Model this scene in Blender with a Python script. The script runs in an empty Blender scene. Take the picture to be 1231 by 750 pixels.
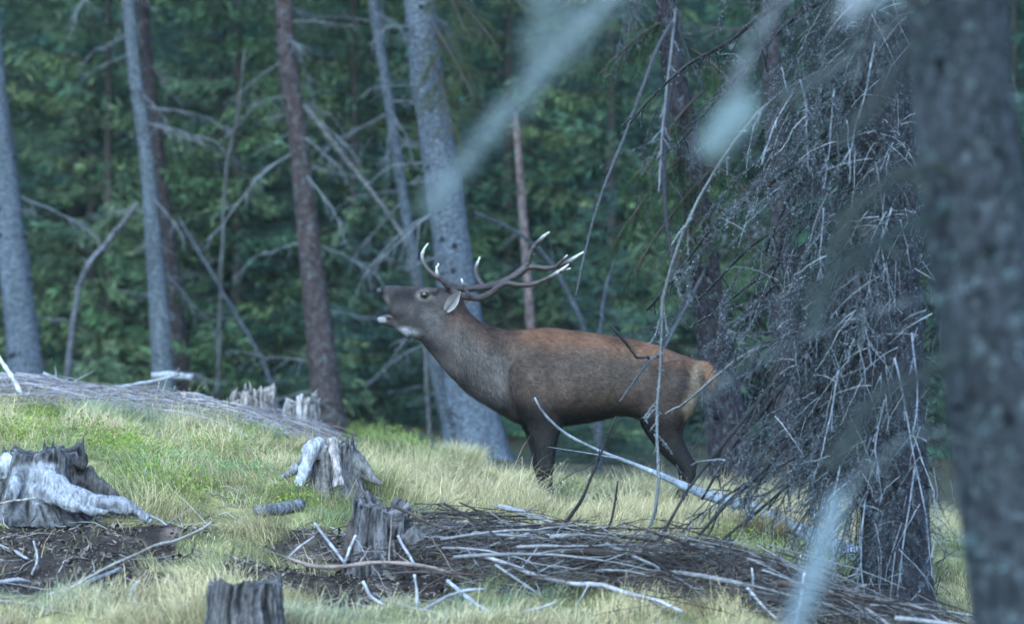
import bpy, math, random
import numpy as np
from mathutils import Vector, Matrix, Euler

# ------------------------------------------------------------------ camera, sky, sun, exposure
S = bpy.context.scene
COL = S.collection
ZC = 1.247            # eye height above the ground under the stag
FP = 5700.0           # focal length in photo pixels (photo is 1231 x 750)
cam_d = bpy.data.cameras.new('camera')
cam = bpy.data.objects.new('camera', cam_d); COL.objects.link(cam)
cam.location = (0, 0, ZC); cam.rotation_euler = (math.radians(90), 0, 0)
cam_d.sensor_width = 36; cam_d.lens = FP / 1231 * 36
cam_d.clip_start = 0.5; cam_d.clip_end = 600
cam_d.dof.use_dof = True; cam_d.dof.focus_distance = 27.6; cam_d.dof.aperture_fstop = 2.1
S.camera = cam

W = bpy.data.worlds.new('World'); S.world = W; W.use_nodes = True
wn = W.node_tree.nodes; wl = W.node_tree.links
sky = wn.new('ShaderNodeTexSky'); sky.sky_type = 'NISHITA'; sky.sun_disc = False; sky.ozone_density = 5.0
SUN_EL, SUN_AZ = 46, 200
sky.sun_elevation = math.radians(SUN_EL); sky.sun_rotation = math.radians(SUN_AZ)
bg = wn['Background']; wl.new(sky.outputs[0], bg.inputs[0]); bg.inputs[1].default_value = 0.15
sun_d = bpy.data.lights.new('sun', 'SUN'); sun_d.energy = 0.9; sun_d.angle = math.radians(50); sun_d.color = (.62, .96, 1)
sun = bpy.data.objects.new('sun', sun_d); COL.objects.link(sun)
_az = math.radians(SUN_AZ); _el = math.radians(SUN_EL)
_sd = Vector((math.sin(_az) * math.cos(_el), math.cos(_az) * math.cos(_el), math.sin(_el)))
sun.rotation_euler = _sd.to_track_quat('Z', 'Y').to_euler(); sun.location = (0, 20, 30)
vs = S.view_settings
vs.view_transform = 'Standard'; vs.look = 'None'; vs.gamma = 1; vs.use_curve_mapping = False; vs.exposure = 2.2
S.render.engine = 'CYCLES'
S.cycles.max_bounces = 6; S.cycles.diffuse_bounces = 3; S.cycles.glossy_bounces = 2
S.cycles.transparent_max_bounces = 4; S.cycles.caustics_reflective = False; S.cycles.caustics_refractive = False
S.cycles.use_denoising = True

rng = np.random.default_rng(7)
R = random.Random(11)

# ------------------------------------------------------------------ small maths
def P(px, py, Y):
    """photo pixel at distance Y -> world"""
    return np.array([(px - 615.5) / FP * Y, Y, ZC + (375 - py) / FP * Y])

def _hash(i, j, seed):
    n = (i.astype(np.int64) * 374761393 + j.astype(np.int64) * 668265263 + seed * 1442695) & 0x7fffffff
    n = ((n ^ (n >> 13)) * 1274126177) & 0x7fffffff
    return ((n ^ (n >> 16)) & 0xffff) / 65535.0

def vnoise(x, y, s=1.0, seed=0):
    x = np.asarray(x, float) * s; y = np.asarray(y, float) * s
    i = np.floor(x); j = np.floor(y); fx = x - i; fy = y - j
    fx = fx * fx * (3 - 2 * fx); fy = fy * fy * (3 - 2 * fy)
    a = _hash(i, j, seed); b = _hash(i + 1, j, seed); c = _hash(i, j + 1, seed); d = _hash(i + 1, j + 1, seed)
    return (a * (1 - fx) + b * fx) * (1 - fy) + (c * (1 - fx) + d * fx) * fy

def fbm(x, y, s=1.0, seed=0, o=3):
    t = 0; a = .5
    for k in range(o):
        t = t + a * vnoise(x, y, s * 2 ** k, seed + k * 17); a *= .5
    return t / (1 - .5 ** o)

def sstep(a, b, x):
    t = np.clip((np.asarray(x, float) - a) / (b - a), 0, 1); return t * t * (3 - 2 * t)

_PY = np.array([-30, 0, 10, 18, 21, 23, 25, 27, 28.3, 29.2, 30, 32, 36, 42, 55, 75, 110, 200])
_PH = np.array([-.5, -.42, -.55, -.55, -.46, -.36, -.21, -.09, -.02, .01, .0, -.02, .0, -.1, .3, 2.2, 7, 22])
_TX = np.array([-12, -5, -3.4, -2.6, -1.8, -1.0, -.3, .4, 1.2, 2.0, 3.0, 5, 12])
_TH = np.array([.9, .62, .54, .50, .40, .27, .12, .03, .0, -.07, -.22, -.35, -.5])
def hfun(x, y):
    x = np.asarray(x, float); y = np.asarray(y, float)
    h = np.interp(y, _PY, _PH)
    ramp = sstep(23.0, 30.0, y) * (1 - .35 * sstep(33, 45, y))
    h = h + np.interp(x, _TX, _TH) * ramp
    vis = sstep(18, 22, y) * (1 - sstep(33, 38, y))
    h = h + (fbm(x, y, 1.1, 3) - .5) * .18 * vis + (fbm(x, y, 3.2, 9, 2) - .5) * .11 * vis
    # bank under the brush pile, running right and towards the viewer
    yc = 25.6 - .56 * (x + .5)
    bank = np.exp(-((y - yc) / .38) ** 2) * sstep(-.9, -.3, x) * (1 - sstep(2.0, 2.6, x))
    h = h + (.17 - .06 * sstep(.5, 1.8, x)) * bank
    h = h - .26 * sstep(.9, 2.4, x) * (1 - sstep(25.4, 27.6, y)) * sstep(18, 21, y)
    # brush-covered hump behind the grass on the left
    h = h + .10 * np.exp(-((y - 32.4) / .8) ** 2) * (1 - sstep(-2.2, -1.4, x))
    return h

def H(x, y): return float(hfun(np.array([x]), np.array([y]))[0])

_GY = np.linspace(19, 60, 4101)
def G(px, py, lift=0.0):
    """first ground hit of a photo pixel's ray"""
    x = (px - 615.5) / FP * _GY; z = ZC + (375 - py) / FP * _GY
    k = np.argmax(z <= hfun(x, _GY) + lift)
    return np.array([x[k], _GY[k], z[k]])

def unit(v):
    v = np.asarray(v, float); return v / (np.linalg.norm(v) + 1e-12)

def resample(pts, n):
    pts = np.asarray(pts, float)
    if len(pts) > 2:                                  # Catmull-Rom smoothing
        q = np.vstack([2 * pts[0] - pts[1], pts, 2 * pts[-1] - pts[-2]]); out = []
        for i in range(1, len(q) - 2):
            t = np.linspace(0, 1, 9)[:-1, None]
            p0, p1, p2, p3 = q[i - 1], q[i], q[i + 1], q[i + 2]
            out.append(.5 * (2 * p1 + (p2 - p0) * t + (2 * p0 - 5 * p1 + 4 * p2 - p3) * t ** 2 + (3 * p1 - p0 - 3 * p2 + p3) * t ** 3))
        pts = np.vstack(out + [pts[-1:]])
    d = np.r_[0, np.cumsum(np.linalg.norm(np.diff(pts, axis=0), axis=1))]
    s = np.linspace(0, d[-1], n)
    return np.stack([np.interp(s, d, pts[:, k]) for k in range(3)], 1)

# ------------------------------------------------------------------ mesh builder
class MB:
    def __init__(s): s.v = []; s.c = []; s.f3 = []; s.f4 = []; s.n = 0
    def add(s, v, f, c):
        v = np.asarray(v, float).reshape(-1, 3); f = np.asarray(f, np.int64)
        c = np.asarray(c, float)
        if c.ndim == 1: c = np.tile(c, (len(v), 1))
        s.v.append(v); s.c.append(c)
        (s.f3 if f.shape[1] == 3 else s.f4).append(f + s.n); s.n += len(v)
    def tube(s, pts, r, sides=6, c=(.5, .5, .5), cap=True, jit=0, squash=None):
        pts = np.asarray(pts, float); n = len(pts); r = np.broadcast_to(np.asarray(r, float), (n,))
        T = np.gradient(pts, axis=0); T /= np.linalg.norm(T, axis=1)[:, None] + 1e-12
        ref = np.array([0, 0, 1.]) if abs(T[:, 2]).mean() < .8 else np.array([0, 1., 0])
        U = np.cross(T, ref); U /= np.linalg.norm(U, axis=1)[:, None] + 1e-12
        V = np.cross(U, T)
        a = np.linspace(0, 2 * math.pi, sides, endpoint=False)
        rr = r[:, None] * np.ones((n, sides))
        if jit: rr = rr * (1 + jit * rng.normal(size=(n, sides)))
        ring = pts[:, None] + rr[..., None] * (np.cos(a)[None, :, None] * U[:, None] + np.sin(a)[None, :, None] * V[:, None])
        v = ring.reshape(-1, 3); c = np.asarray(c, float)
        if c.ndim == 2: c = np.repeat(c, sides, 0)
        i = np.arange(n - 1)[:, None] * sides; j = np.arange(sides)[None]; k = (j + 1) % sides
        f = np.stack([i + j, i + k, i + sides + k, i + sides + j], -1).reshape(-1, 4)
        if cap:
            v = np.vstack([v, pts[:1], pts[-1:]])
            if c.ndim == 2: c = np.vstack([c, c[:1], c[-1:]])
            b = n * sides; j = np.arange(sides); k = (j + 1) % sides
            s.add(v, f, c); base = s.n - len(v)
            f3 = np.vstack([np.stack([k, j, np.full(sides, b)], 1), np.stack([(n - 1) * sides + j, (n - 1) * sides + k, np.full(sides, b + 1)], 1)])
            s.f3.append(f3 + base)
        else: s.add(v, f, c)
    def quads(s, o, d, w, c):
        """flat tapered leaf quads: origin o, along d, half-width vector w (n,3 each)"""
        n = len(o); v = np.stack([o, o + d * .45 + w, o + d, o + d * .45 - w], 1).reshape(-1, 3)
        f = np.arange(4 * n).reshape(n, 4); s.add(v, f, np.repeat(c, 4, 0) if np.ndim(c) == 2 else c)
    def build(s, name, mat, parent=None, smooth=True):
        v = np.vstack(s.v).astype(np.float32); c = np.vstack(s.c)
        f3 = np.vstack(s.f3) if s.f3 else np.zeros((0, 3), int); f4 = np.vstack(s.f4) if s.f4 else np.zeros((0, 4), int)
        m = bpy.data.meshes.new(name)
        m.vertices.add(len(v)); m.vertices.foreach_set('co', v.ravel())
        idx = np.r_[f4.ravel(), f3.ravel()].astype(np.int32)
        m.loops.add(len(idx)); m.loops.foreach_set('vertex_index', idx)
        st = np.r_[np.arange(len(f4)) * 4, len(f4) * 4 + np.arange(len(f3)) * 3].astype(np.int32)
        m.polygons.add(len(st)); m.polygons.foreach_set('loop_start', st)
        m.update(calc_edges=True)
        at = m.attributes.new('Col', 'FLOAT_COLOR', 'POINT')
        at.data.foreach_set('color', np.c_[c, np.ones(len(c))].astype(np.float32).ravel())
        m.polygons.foreach_set('use_smooth', np.full(len(st), smooth))
        m.materials.append(mat)
        return link(name, m, parent)

def link(name, mesh, parent=None):
    o = bpy.data.objects.new(name, mesh); COL.objects.link(o)
    if parent is not None: o.parent = parent
    return o
def tag(o, label, cat, group=None, kind=None):
    o['label'] = label; o['category'] = cat
    if group: o['group'] = group
    if kind: o['kind'] = kind
    return o
def empty(name, loc=(0, 0, 0), rz=0):
    e = bpy.data.objects.new(name, None); COL.objects.link(e); e.location = loc; e.rotation_euler = (0, 0, rz)
    e.empty_display_size = .2
    return e
def stuff(o): o['kind'] = 'stuff'; return o

# ------------------------------------------------------------------ materials
def mat(name, rough=.85, ns=20.0, lo=.7, hi=1.25, bump=.3, bs=60.0, stretch=(1, 1, 1), spec=.2, tint=None, ts=6.0, tthr=.55, trans=0.0, coord='Object', crack=0):
    m = bpy.data.materials.new(name); m.use_nodes = True
    n = m.node_tree.nodes; l = m.node_tree.links; b = n['Principled BSDF']
    at = n.new('ShaderNodeAttribute'); at.attribute_name = 'Col'
    tc = n.new('ShaderNodeTexCoord'); mp = n.new('ShaderNodeMapping'); mp.inputs['Scale'].default_value = stretch
    l.new(tc.outputs[coord], mp.inputs[0])
    nz = n.new('ShaderNodeTexNoise'); nz.inputs['Scale'].default_value = ns; nz.inputs['Detail'].default_value = 6; nz.inputs['Roughness'].default_value = .62
    l.new(mp.outputs[0], nz.inputs['Vector'])
    mr = n.new('ShaderNodeMapRange'); mr.inputs[1].default_value = .3; mr.inputs[2].default_value = .7; mr.inputs[3].default_value = lo; mr.inputs[4].default_value = hi
    l.new(nz.outputs[0], mr.inputs[0])
    mx = n.new('ShaderNodeVectorMath'); mx.operation = 'SCALE'; l.new(at.outputs['Color'], mx.inputs[0]); l.new(mr.outputs[0], mx.inputs['Scale'])
    out = mx.outputs[0]
    if tint is not None:
        n2 = n.new('ShaderNodeTexNoise'); n2.inputs['Scale'].default_value = ts; n2.inputs['Detail'].default_value = 8; n2.inputs['Roughness'].default_value = .7
        l.new(tc.outputs[coord], n2.inputs['Vector'])
        r2 = n.new('ShaderNodeMapRange'); r2.inputs[1].default_value = tthr; r2.inputs[2].default_value = tthr + .12
        l.new(n2.outputs[0], r2.inputs[0])
        mm = n.new('ShaderNodeMix'); mm.data_type = 'RGBA'; mm.inputs['B'].default_value = (*tint, 1)
        l.new(r2.outputs[0], mm.inputs['Factor']); l.new(out, mm.inputs['A']); out = mm.outputs['Result']
    if crack:
        vo = n.new('ShaderNodeTexVoronoi'); vo.feature = 'DISTANCE_TO_EDGE'; vo.inputs['Scale'].default_value = crack
        wp = n.new('ShaderNodeVectorMath'); wp.operation = 'SCALE'; wp.inputs['Scale'].default_value = .06; l.new(nz.outputs['Color'], wp.inputs[0])
        ad = n.new('ShaderNodeVectorMath'); ad.operation = 'ADD'; l.new(mp.outputs[0], ad.inputs[0]); l.new(wp.outputs[0], ad.inputs[1]); l.new(ad.outputs[0], vo.inputs['Vector'])
        cr = n.new('ShaderNodeMapRange'); cr.inputs[1].default_value = .0; cr.inputs[2].default_value = .16; cr.inputs[3].default_value = .45; cr.inputs[4].default_value = 1.08; l.new(vo.outputs['Distance'], cr.inputs[0])
        sc_ = n.new('ShaderNodeVectorMath'); sc_.operation = 'SCALE'; l.new(out, sc_.inputs[0]); l.new(cr.outputs[0], sc_.inputs['Scale']); out = sc_.outputs[0]
    l.new(out, b.inputs['Base Color']); b.inputs['Roughness'].default_value = rough
    b.inputs['Specular IOR Level'].default_value = spec
    if bump:
        nb = n.new('ShaderNodeTexNoise'); nb.inputs['Scale'].default_value = bs; nb.inputs['Detail'].default_value = 5
        l.new(mp.outputs[0], nb.inputs['Vector'])
        bp = n.new('ShaderNodeBump'); bp.inputs['Strength'].default_value = bump; bp.inputs['Distance'].default_value = .02
        l.new(nb.outputs[0], bp.inputs['Height']); l.new(bp.outputs[0], b.inputs['Normal'])
    if trans:
        tr = n.new('ShaderNodeBsdfTranslucent'); l.new(out, tr.inputs[0])
        ms = n.new('ShaderNodeMixShader'); ms.inputs[0].default_value = trans
        l.new(b.outputs[0], ms.inputs[1]); l.new(tr.outputs[0], ms.inputs[2]); l.new(ms.outputs[0], n['Material Output'].inputs[0])
    return m

M_ground = mat('forest_floor', .95, 9, .55, 1.35, .8, 40, coord='Object')
M_grass = mat('grass_blades', .7, 3, .75, 1.25, 0, trans=.3)
M_needle = mat('spruce_needles', .65, 1.3, .55, 1.4, 0, trans=.35)
M_bark = mat('spruce_bark', .9, 26, .35, 1.6, 1.0, 34, (1, 1, .5), tint=(.10, .13, .14), ts=18, tthr=.54, crack=28)
M_palebark = mat('pale_bark', .9, 22, .5, 1.4, .9, 34, (1, 1, 1.6), tint=(.07, .066, .072), ts=13, tthr=.57, crack=20)
M_wood = mat('weathered_wood', .85, 46, .35, 1.5, .9, 70, (1, 1, .22), tint=(.045, .04, .037), ts=26, tthr=.58)
M_stick = mat('dead_twig', .85, 40, .6, 1.3, .4, 80, tint=(.30, .36, .35), ts=22, tthr=.62)
M_twig = mat('dark_twig', .85, 40, .55, 1.35, .4, 80)
M_lichen = mat('beard_lichen', .9, 30, .7, 1.2, 0, trans=.25)
M_fur = mat('deer_coat', .75, 16, .78, 1.2, .25, 120, (1, 1, 1), spec=.15)
M_strand = mat('deer_hair', .6, 14, .75, 1.25, 0, spec=.25)
M_antler = mat('antler_bone', .5, 25, .7, 1.2, .4, 60, (.3, 1, 1), spec=.4)
M_eye = mat('eye_gloss', .08, 5, 1, 1, 0, spec=.6)
M_horn = mat('hoof_horn', .5, 30, .8, 1.2, .2, 60)
M_wet = mat('wet_nose', .35, 40, .8, 1.2, .4, 150, spec=.5)

# ------------------------------------------------------------------ ground
def build_ground():
    xs = np.unique(np.r_[np.linspace(-160, -12, 40), np.linspace(-12, -4.5, 40), np.linspace(-4.5, 4.5, 200), np.linspace(4.5, 12, 40), np.linspace(12, 160, 40)])
    ys = np.unique(np.r_[np.linspace(-30, 20, 40), np.linspace(20, 34, 330), np.linspace(34, 60, 80), np.linspace(60, 200, 50)])
    X, Y = np.meshgrid(xs, ys); Z = hfun(X, Y); Z = Z + np.where(np.abs(X) > 12, (np.abs(X) - 12) * .12, 0)
    nx = len(xs); n = X.size
    i = np.arange(len(ys) - 1)[:, None] * nx; j = np.arange(nx - 1)[None]
    f = np.stack([i + j, i + j + 1, i + nx + j + 1, i + nx + j], -1).reshape(-1, 4)
    x = X.ravel(); y = Y.ravel()
    soil = soil_mask(x, y)
    g = fbm(x, y, 1.6, 40)[:, None]; g2 = fbm(x, y, 6, 44)[:, None]
    moss = np.array([.12, .12, .05]) * (.7 + .6 * g) + np.array([.16, .12, .06]) * sstep(.5, .8, g2)
    dirt = np.array([.028, .021, .018]) * (.6 + .9 * g2) + np.array([.09, .07, .06]) * sstep(.62, .8, g2)
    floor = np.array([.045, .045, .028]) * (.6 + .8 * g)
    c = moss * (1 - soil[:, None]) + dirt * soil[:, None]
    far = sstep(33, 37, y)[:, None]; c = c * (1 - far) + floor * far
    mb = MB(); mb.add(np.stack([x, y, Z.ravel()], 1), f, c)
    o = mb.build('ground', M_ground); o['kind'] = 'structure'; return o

def soil_mask(x, y):
    """1 where earth and litter lie bare"""
    def blob(px, py, rx, ry):
        p = _blob[(px, py)]
        return np.exp(-(((x - p[0]) / rx) ** 2 + ((y - p[1]) / ry) ** 2))
    m = 0
    for (px, py, rx, ry) in SOIL:
        m = np.maximum(m, blob(px, py, rx, ry))
    yc = 25.6 - .56 * (x + .5)
    m = np.maximum(m, np.exp(-((y - yc + .18) / .42) ** 2) * sstep(-1.1, -.7, x) * (1 - sstep(2.3, 2.9, x)) * 1.1)
    m = m + (fbm(x, y, 2.3, 71) - .5) * .7 * (m > .05) + np.clip(fbm(x, y, 1.2, 5) - .66, 0, 1) * 2
    return sstep(.35, .6, m)
SOIL = [(60, 655, .75, .8), (120, 640, .6, .5), (20, 690, .5, .5), (400, 655, .35, .5), (330, 690, .3, .35), (150, 700, .4, .25), (450, 700, .4, .5)]
_blob = {(px, py): G(px, py) for (px, py, _, _) in SOIL}
build_ground()

# ------------------------------------------------------------------ grass and ground cover
def blades(mb, root, ang, ln, bend, w, col, up=1.0):
    n = len(root); d = np.stack([np.cos(ang), np.sin(ang), np.zeros(n)], 1)
    side = np.stack([-np.sin(ang), np.cos(ang), np.zeros(n)], 1)
    # blades turn a random way round their own axis so they do not all show edge or face
    tw = rng.uniform(0, math.pi, n); side = side * np.cos(tw)[:, None] + d * np.sin(tw)[:, None] * .8
    L = ln[:, None]; B = bend[:, None]; z = np.array([0, 0, 1.])
    t = [0, .4, .75, 1.0]
    pts = [root + d * (L * B * k ** 1.7) + z * (L * np.sqrt(np.clip(1 - (B * k) ** 2 * .9, .03, 1)) * k * (1 - .35 * B * k)) for k in t]
    ww = w[:, None]
    v = np.stack([pts[0] - side * ww, pts[0] + side * ww, pts[1] - side * ww * .8, pts[1] + side * ww * .8,
                  pts[2] - side * ww * .5, pts[2] + side * ww * .5, pts[3]], 1).reshape(-1, 3)
    b = np.arange(n)[:, None] * 7
    f4 = np.concatenate([b + np.array([[0, 1, 3, 2]]), b + np.array([[2, 3, 5, 4]])])
    f3 = b + np.array([[4, 5, 6]])
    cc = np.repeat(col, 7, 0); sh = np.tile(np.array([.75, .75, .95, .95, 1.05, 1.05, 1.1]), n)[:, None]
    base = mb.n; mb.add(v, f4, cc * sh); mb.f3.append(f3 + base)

def grass_field():
    mb = MB(); N = 270000
    y = 22.6 + (33.0 - 22.6) * rng.random(N) ** .9
    x = rng.uniform(-1, 1, N) * (y * .115 + .5)
    soil = soil_mask(x, y)
    tuft = fbm(x, y, 3.6, 21, 3); big = fbm(x, y, 1.4, 33)
    stag_ridge = np.exp(-((y - 28.9) / 1.1) ** 2) * sstep(-.9, -.2, x) * (1 - sstep(1.6, 2.4, x))
    keep = rng.random(N) < np.clip((1 - soil * .97) * (.30 + 1.2 * sstep(.33, .62, tuft)) + .4 * stag_ridge * (1 - soil), 0, 1)
    x, y, tuft, big, ridge = x[keep], y[keep], tuft[keep], big[keep], stag_ridge[keep]; n = len(x)
    lenf = .04 + .17 * sstep(.38, .78, tuft) + .05 * ridge * rng.random(n)
    ln = lenf * rng.uniform(.5, 1.4, n) * (1 + .5 * (rng.random(n) < .06))
    # tufts lean together
    la = fbm(x, y, 1.8, 55) * 4 * math.pi
    ang = la + rng.normal(0, .9, n)
    bend = np.clip(rng.normal(.70, .24, n), .1, .99)
    w = rng.uniform(.0012, .0026, n)
    straw = sstep(.34, .62, fbm(x, y, 1.1, 88) * .8 + rng.random(n) * .3 + .25 * ridge - .05)[:, None]
    green = np.array([.175, .225, .085]) * (.7 + .7 * big)[:, None]
    blue = np.array([.19, .25, .20]); bl = sstep(.55, .68, fbm(x, y, .9, 64))[:, None] * .8
    green = green * (1 - bl) + blue * bl
    st = np.array([.62, .52, .30]) * rng.uniform(.65, 1.15, n)[:, None]
    col = green * (1 - straw) + st * straw
    col = col * rng.uniform(.75, 1.25, n)[:, None]
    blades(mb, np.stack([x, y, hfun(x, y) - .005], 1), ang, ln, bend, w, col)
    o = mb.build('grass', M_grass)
    tag(o, 'yellowing green grass carpeting the clearing around the stumps', 'grass', kind='stuff')

def dry_stalks():
    mb = MB(); N = 520
    a = [(620, 565, 90, 150), (720, 570, 150, 130), (520, 560, 80, 60), (160, 500, 60, 60), (930, 560, 60, 70)]
    for (px, py, sp, cnt) in a:
        for k in range(cnt):
            yy = rng.uniform(28.0, 29.7); x = (px + rng.normal(0, sp * .6) - 615.5) / FP * yy
            if px < 300: yy = rng.uniform(30.5, 32)
            p = np.array([x, yy, H(x, yy) - .01]); L = rng.uniform(.10, .30)
            lean = rng.normal(0, .22, 2); t = np.linspace(0, 1, 5)[:, None]
            pts = p + np.array([lean[0], lean[1], 1]) * t * L + np.array([lean[0], lean[1], -.15]) * L * t ** 2.5
            c = np.array([.50, .45, .30]) * rng.uniform(.6, 1.1)
            mb.tube(pts, np.linspace(.0014, .0007, 5), 3, c, cap=False)
            if rng.random() < .6:
                m = 7; o = pts[-1] + (pts[-2] - pts[-1]) * rng.random((m, 1)) * .9
                d = rng.normal(size=(m, 3)) * .006 + np.array([0, 0, .008]); mb.quads(o, d, np.cross(d, [0, 1, 0]) * .14, c * 1.0)
    o = mb.build('dry_grass_stalks', M_grass)
    tag(o, 'thin dry seeding grass stalks standing before the stag\'s legs', 'grass', kind='stuff')

def tussock(px, py, rad, n, lab, col, L=.28):
    p = G(px, py); mb = MB()
    r = rad * np.sqrt(rng.random(n)) * .6; a = rng.uniform(0, 2 * math.pi, n)
    x = p[0] + r * np.cos(a); y = p[1] + r * np.sin(a)
    ang = a + rng.normal(0, .5, n); ln = L * rng.uniform(.6, 1.25, n); bend = np.clip(.35 + .55 * r / rad + rng.normal(0, .15, n), .15, .98)
    c = np.array(col) * rng.uniform(.6, 1.3, n)[:, None]
    blades(mb, np.stack([x, y, hfun(x, y) - .005], 1), ang, ln, bend, rng.uniform(.0013, .0026, n), c)
    o = mb.build('grass_tussock', M_grass); o['kind'] = 'stuff'
    tag(o, lab, 'grass'); return o

def leafy_cover():
    """bilberry-like low plants: many small leaves on short stems"""
    mb = MB()
    spots = [(150, 545, .28, 330), (185, 580, .25, 260), (110, 535, .25, 200), (215, 600, .2, 160), (60, 505, .35, 420), (20, 520, .3, 300),
             (300, 530, .35, 260), (250, 545, .3, 260), (480, 535, .3, 200), (440, 525, .3, 160), (240, 570, .4, 300), (690, 600, .3, 160), (30, 600, .2, 60), (350, 605, .25, 120), (1000, 690, .3, 200), (880, 660, .2, 100)]
    for (px, py, rr, n) in spots:
        p = G(px, py); tone = rng.uniform(.85, 1.3); n = int(n * .55); rr = rr * .8
        x = p[0] + rng.normal(0, rr * .6, n); y = p[1] + rng.normal(0, rr, n); z = hfun(x, y)
        hh = rng.uniform(.03, .15, n)
        m = 9
        for k in range(m):
            t = (k + 1) / m
            o = np.stack([x + rng.normal(0, .02, n), y + rng.normal(0, .02, n), z + hh * t], 1)
            d = rng.normal(size=(n, 3)) * .011 + np.array([0, 0, .006]); w = np.cross(d, rng.normal(size=(n, 3))); w = w / (np.linalg.norm(w, axis=1)[:, None] + 1e-9) * .0055
            g = rng.random(n)[:, None]
            c = (np.array([.14, .22, .055]) * (1 - g) + np.array([.24, .29, .05]) * g) * tone
            red = rng.random(n) < .02; c[red] = [.28, .13, .04]
            if px in (240,): c = c * np.array([.75, .95, 1.9])
            mb.quads(o, d, w, c)
    o = mb.build('bilberry_cover', M_grass)
    tag(o, 'low light green leafy bilberry cover among the grass', 'ground cover', kind='stuff')

def litter():
    """bark chips and needle litter on the bare earth"""
    mb = MB(); N = 70000
    y = rng.uniform(22.6, 29, N); x = rng.uniform(-1, 1, N) * (y * .115 + .3)
    k = soil_mask(x, y) > .3; x, y = x[k], y[k]; n = len(x)
    o = np.stack([x, y, hfun(x, y) + rng.uniform(.002, .02, n)], 1)
    a = rng.uniform(0, 6.3, n); L = (.006 + .06 * rng.random(n) ** 2.5)[:, None]
    d = np.stack([np.cos(a), np.sin(a), rng.normal(0, .4, n)], 1) * L
    w = np.cross(d, [0, 0, 1.]) * rng.uniform(.06, .3, n)[:, None] + np.array([0, 0, .003])
    g = rng.random(n)[:, None] ** 2.2
    c = np.array([.035, .026, .022]) * (1 - g) + np.array([.27, .22, .19]) * g
    mb.quads(o, d, w, c); o = mb.build('forest_litter', M_stick)
    tag(o, 'bark chips and needle litter on the bare earth', 'litter', kind='stuff')
grass_field(); dry_stalks(); leafy_cover(); litter()
tussock(918, 655, .16, 1500, 'brown arching grass tussock hanging over beside the fallen lichened log', (.34, .28, .15), .26)
tussock(555, 560, .22, 1300, 'pale straw grass tussock at the foot of the thick grey trunk', (.55, .49, .28), .22)
tussock(725, 612, .13, 600, 'small bluish green grass tussock behind the brush pile', (.13, .19, .11), .17)
tussock(845, 600, .2, 900, 'dry straw grass tussock under the stag\'s hind legs', (.5, .44, .26), .16)

# ------------------------------------------------------------------ branch generators
def lichen_bits(mb, pts, density, size, tone=(.30, .37, .37), spread=.012):
    L = np.sum(np.linalg.norm(np.diff(pts, axis=0), axis=1)); n = int(L * density)
    if n < 1: return
    k = rng.uniform(0, len(pts) - 1.001, n); i = k.astype(int); f = (k - i)[:, None]
    sp_ = np.broadcast_to(np.asarray(spread, float), (len(pts),))[i][:, None]
    o = pts[i] * (1 - f) + pts[i + 1] * f + rng.normal(0, 1, (n, 3)) * sp_
    d = rng.normal(size=(n, 3)); d[:, 2] -= .5; d = d / np.linalg.norm(d, axis=1)[:, None] * size * rng.uniform(.4, 1.4, n)[:, None]
    w = np.cross(d, rng.normal(size=(n, 3))); w = w / (np.linalg.norm(w, axis=1)[:, None] + 1e-9) * size * .22
    c = np.array(tone) * rng.uniform(.45, 1.25, n)[:, None]
    mb.quads(o, d, w, c)

def wobble(pts, amp):
    n = len(pts); t = np.linspace(0, 1, n)
    o = np.zeros((n, 3))
    for f in (2, 5, 9):
        o += np.sin(t[:, None] * f * 3 + rng.uniform(0, 6.3, 3)) * amp / f * rng.uniform(.5, 1.5, 3)
    return pts + o * np.sin(np.pi * np.clip(t, .0, 1) * .5)[:, None]

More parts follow.
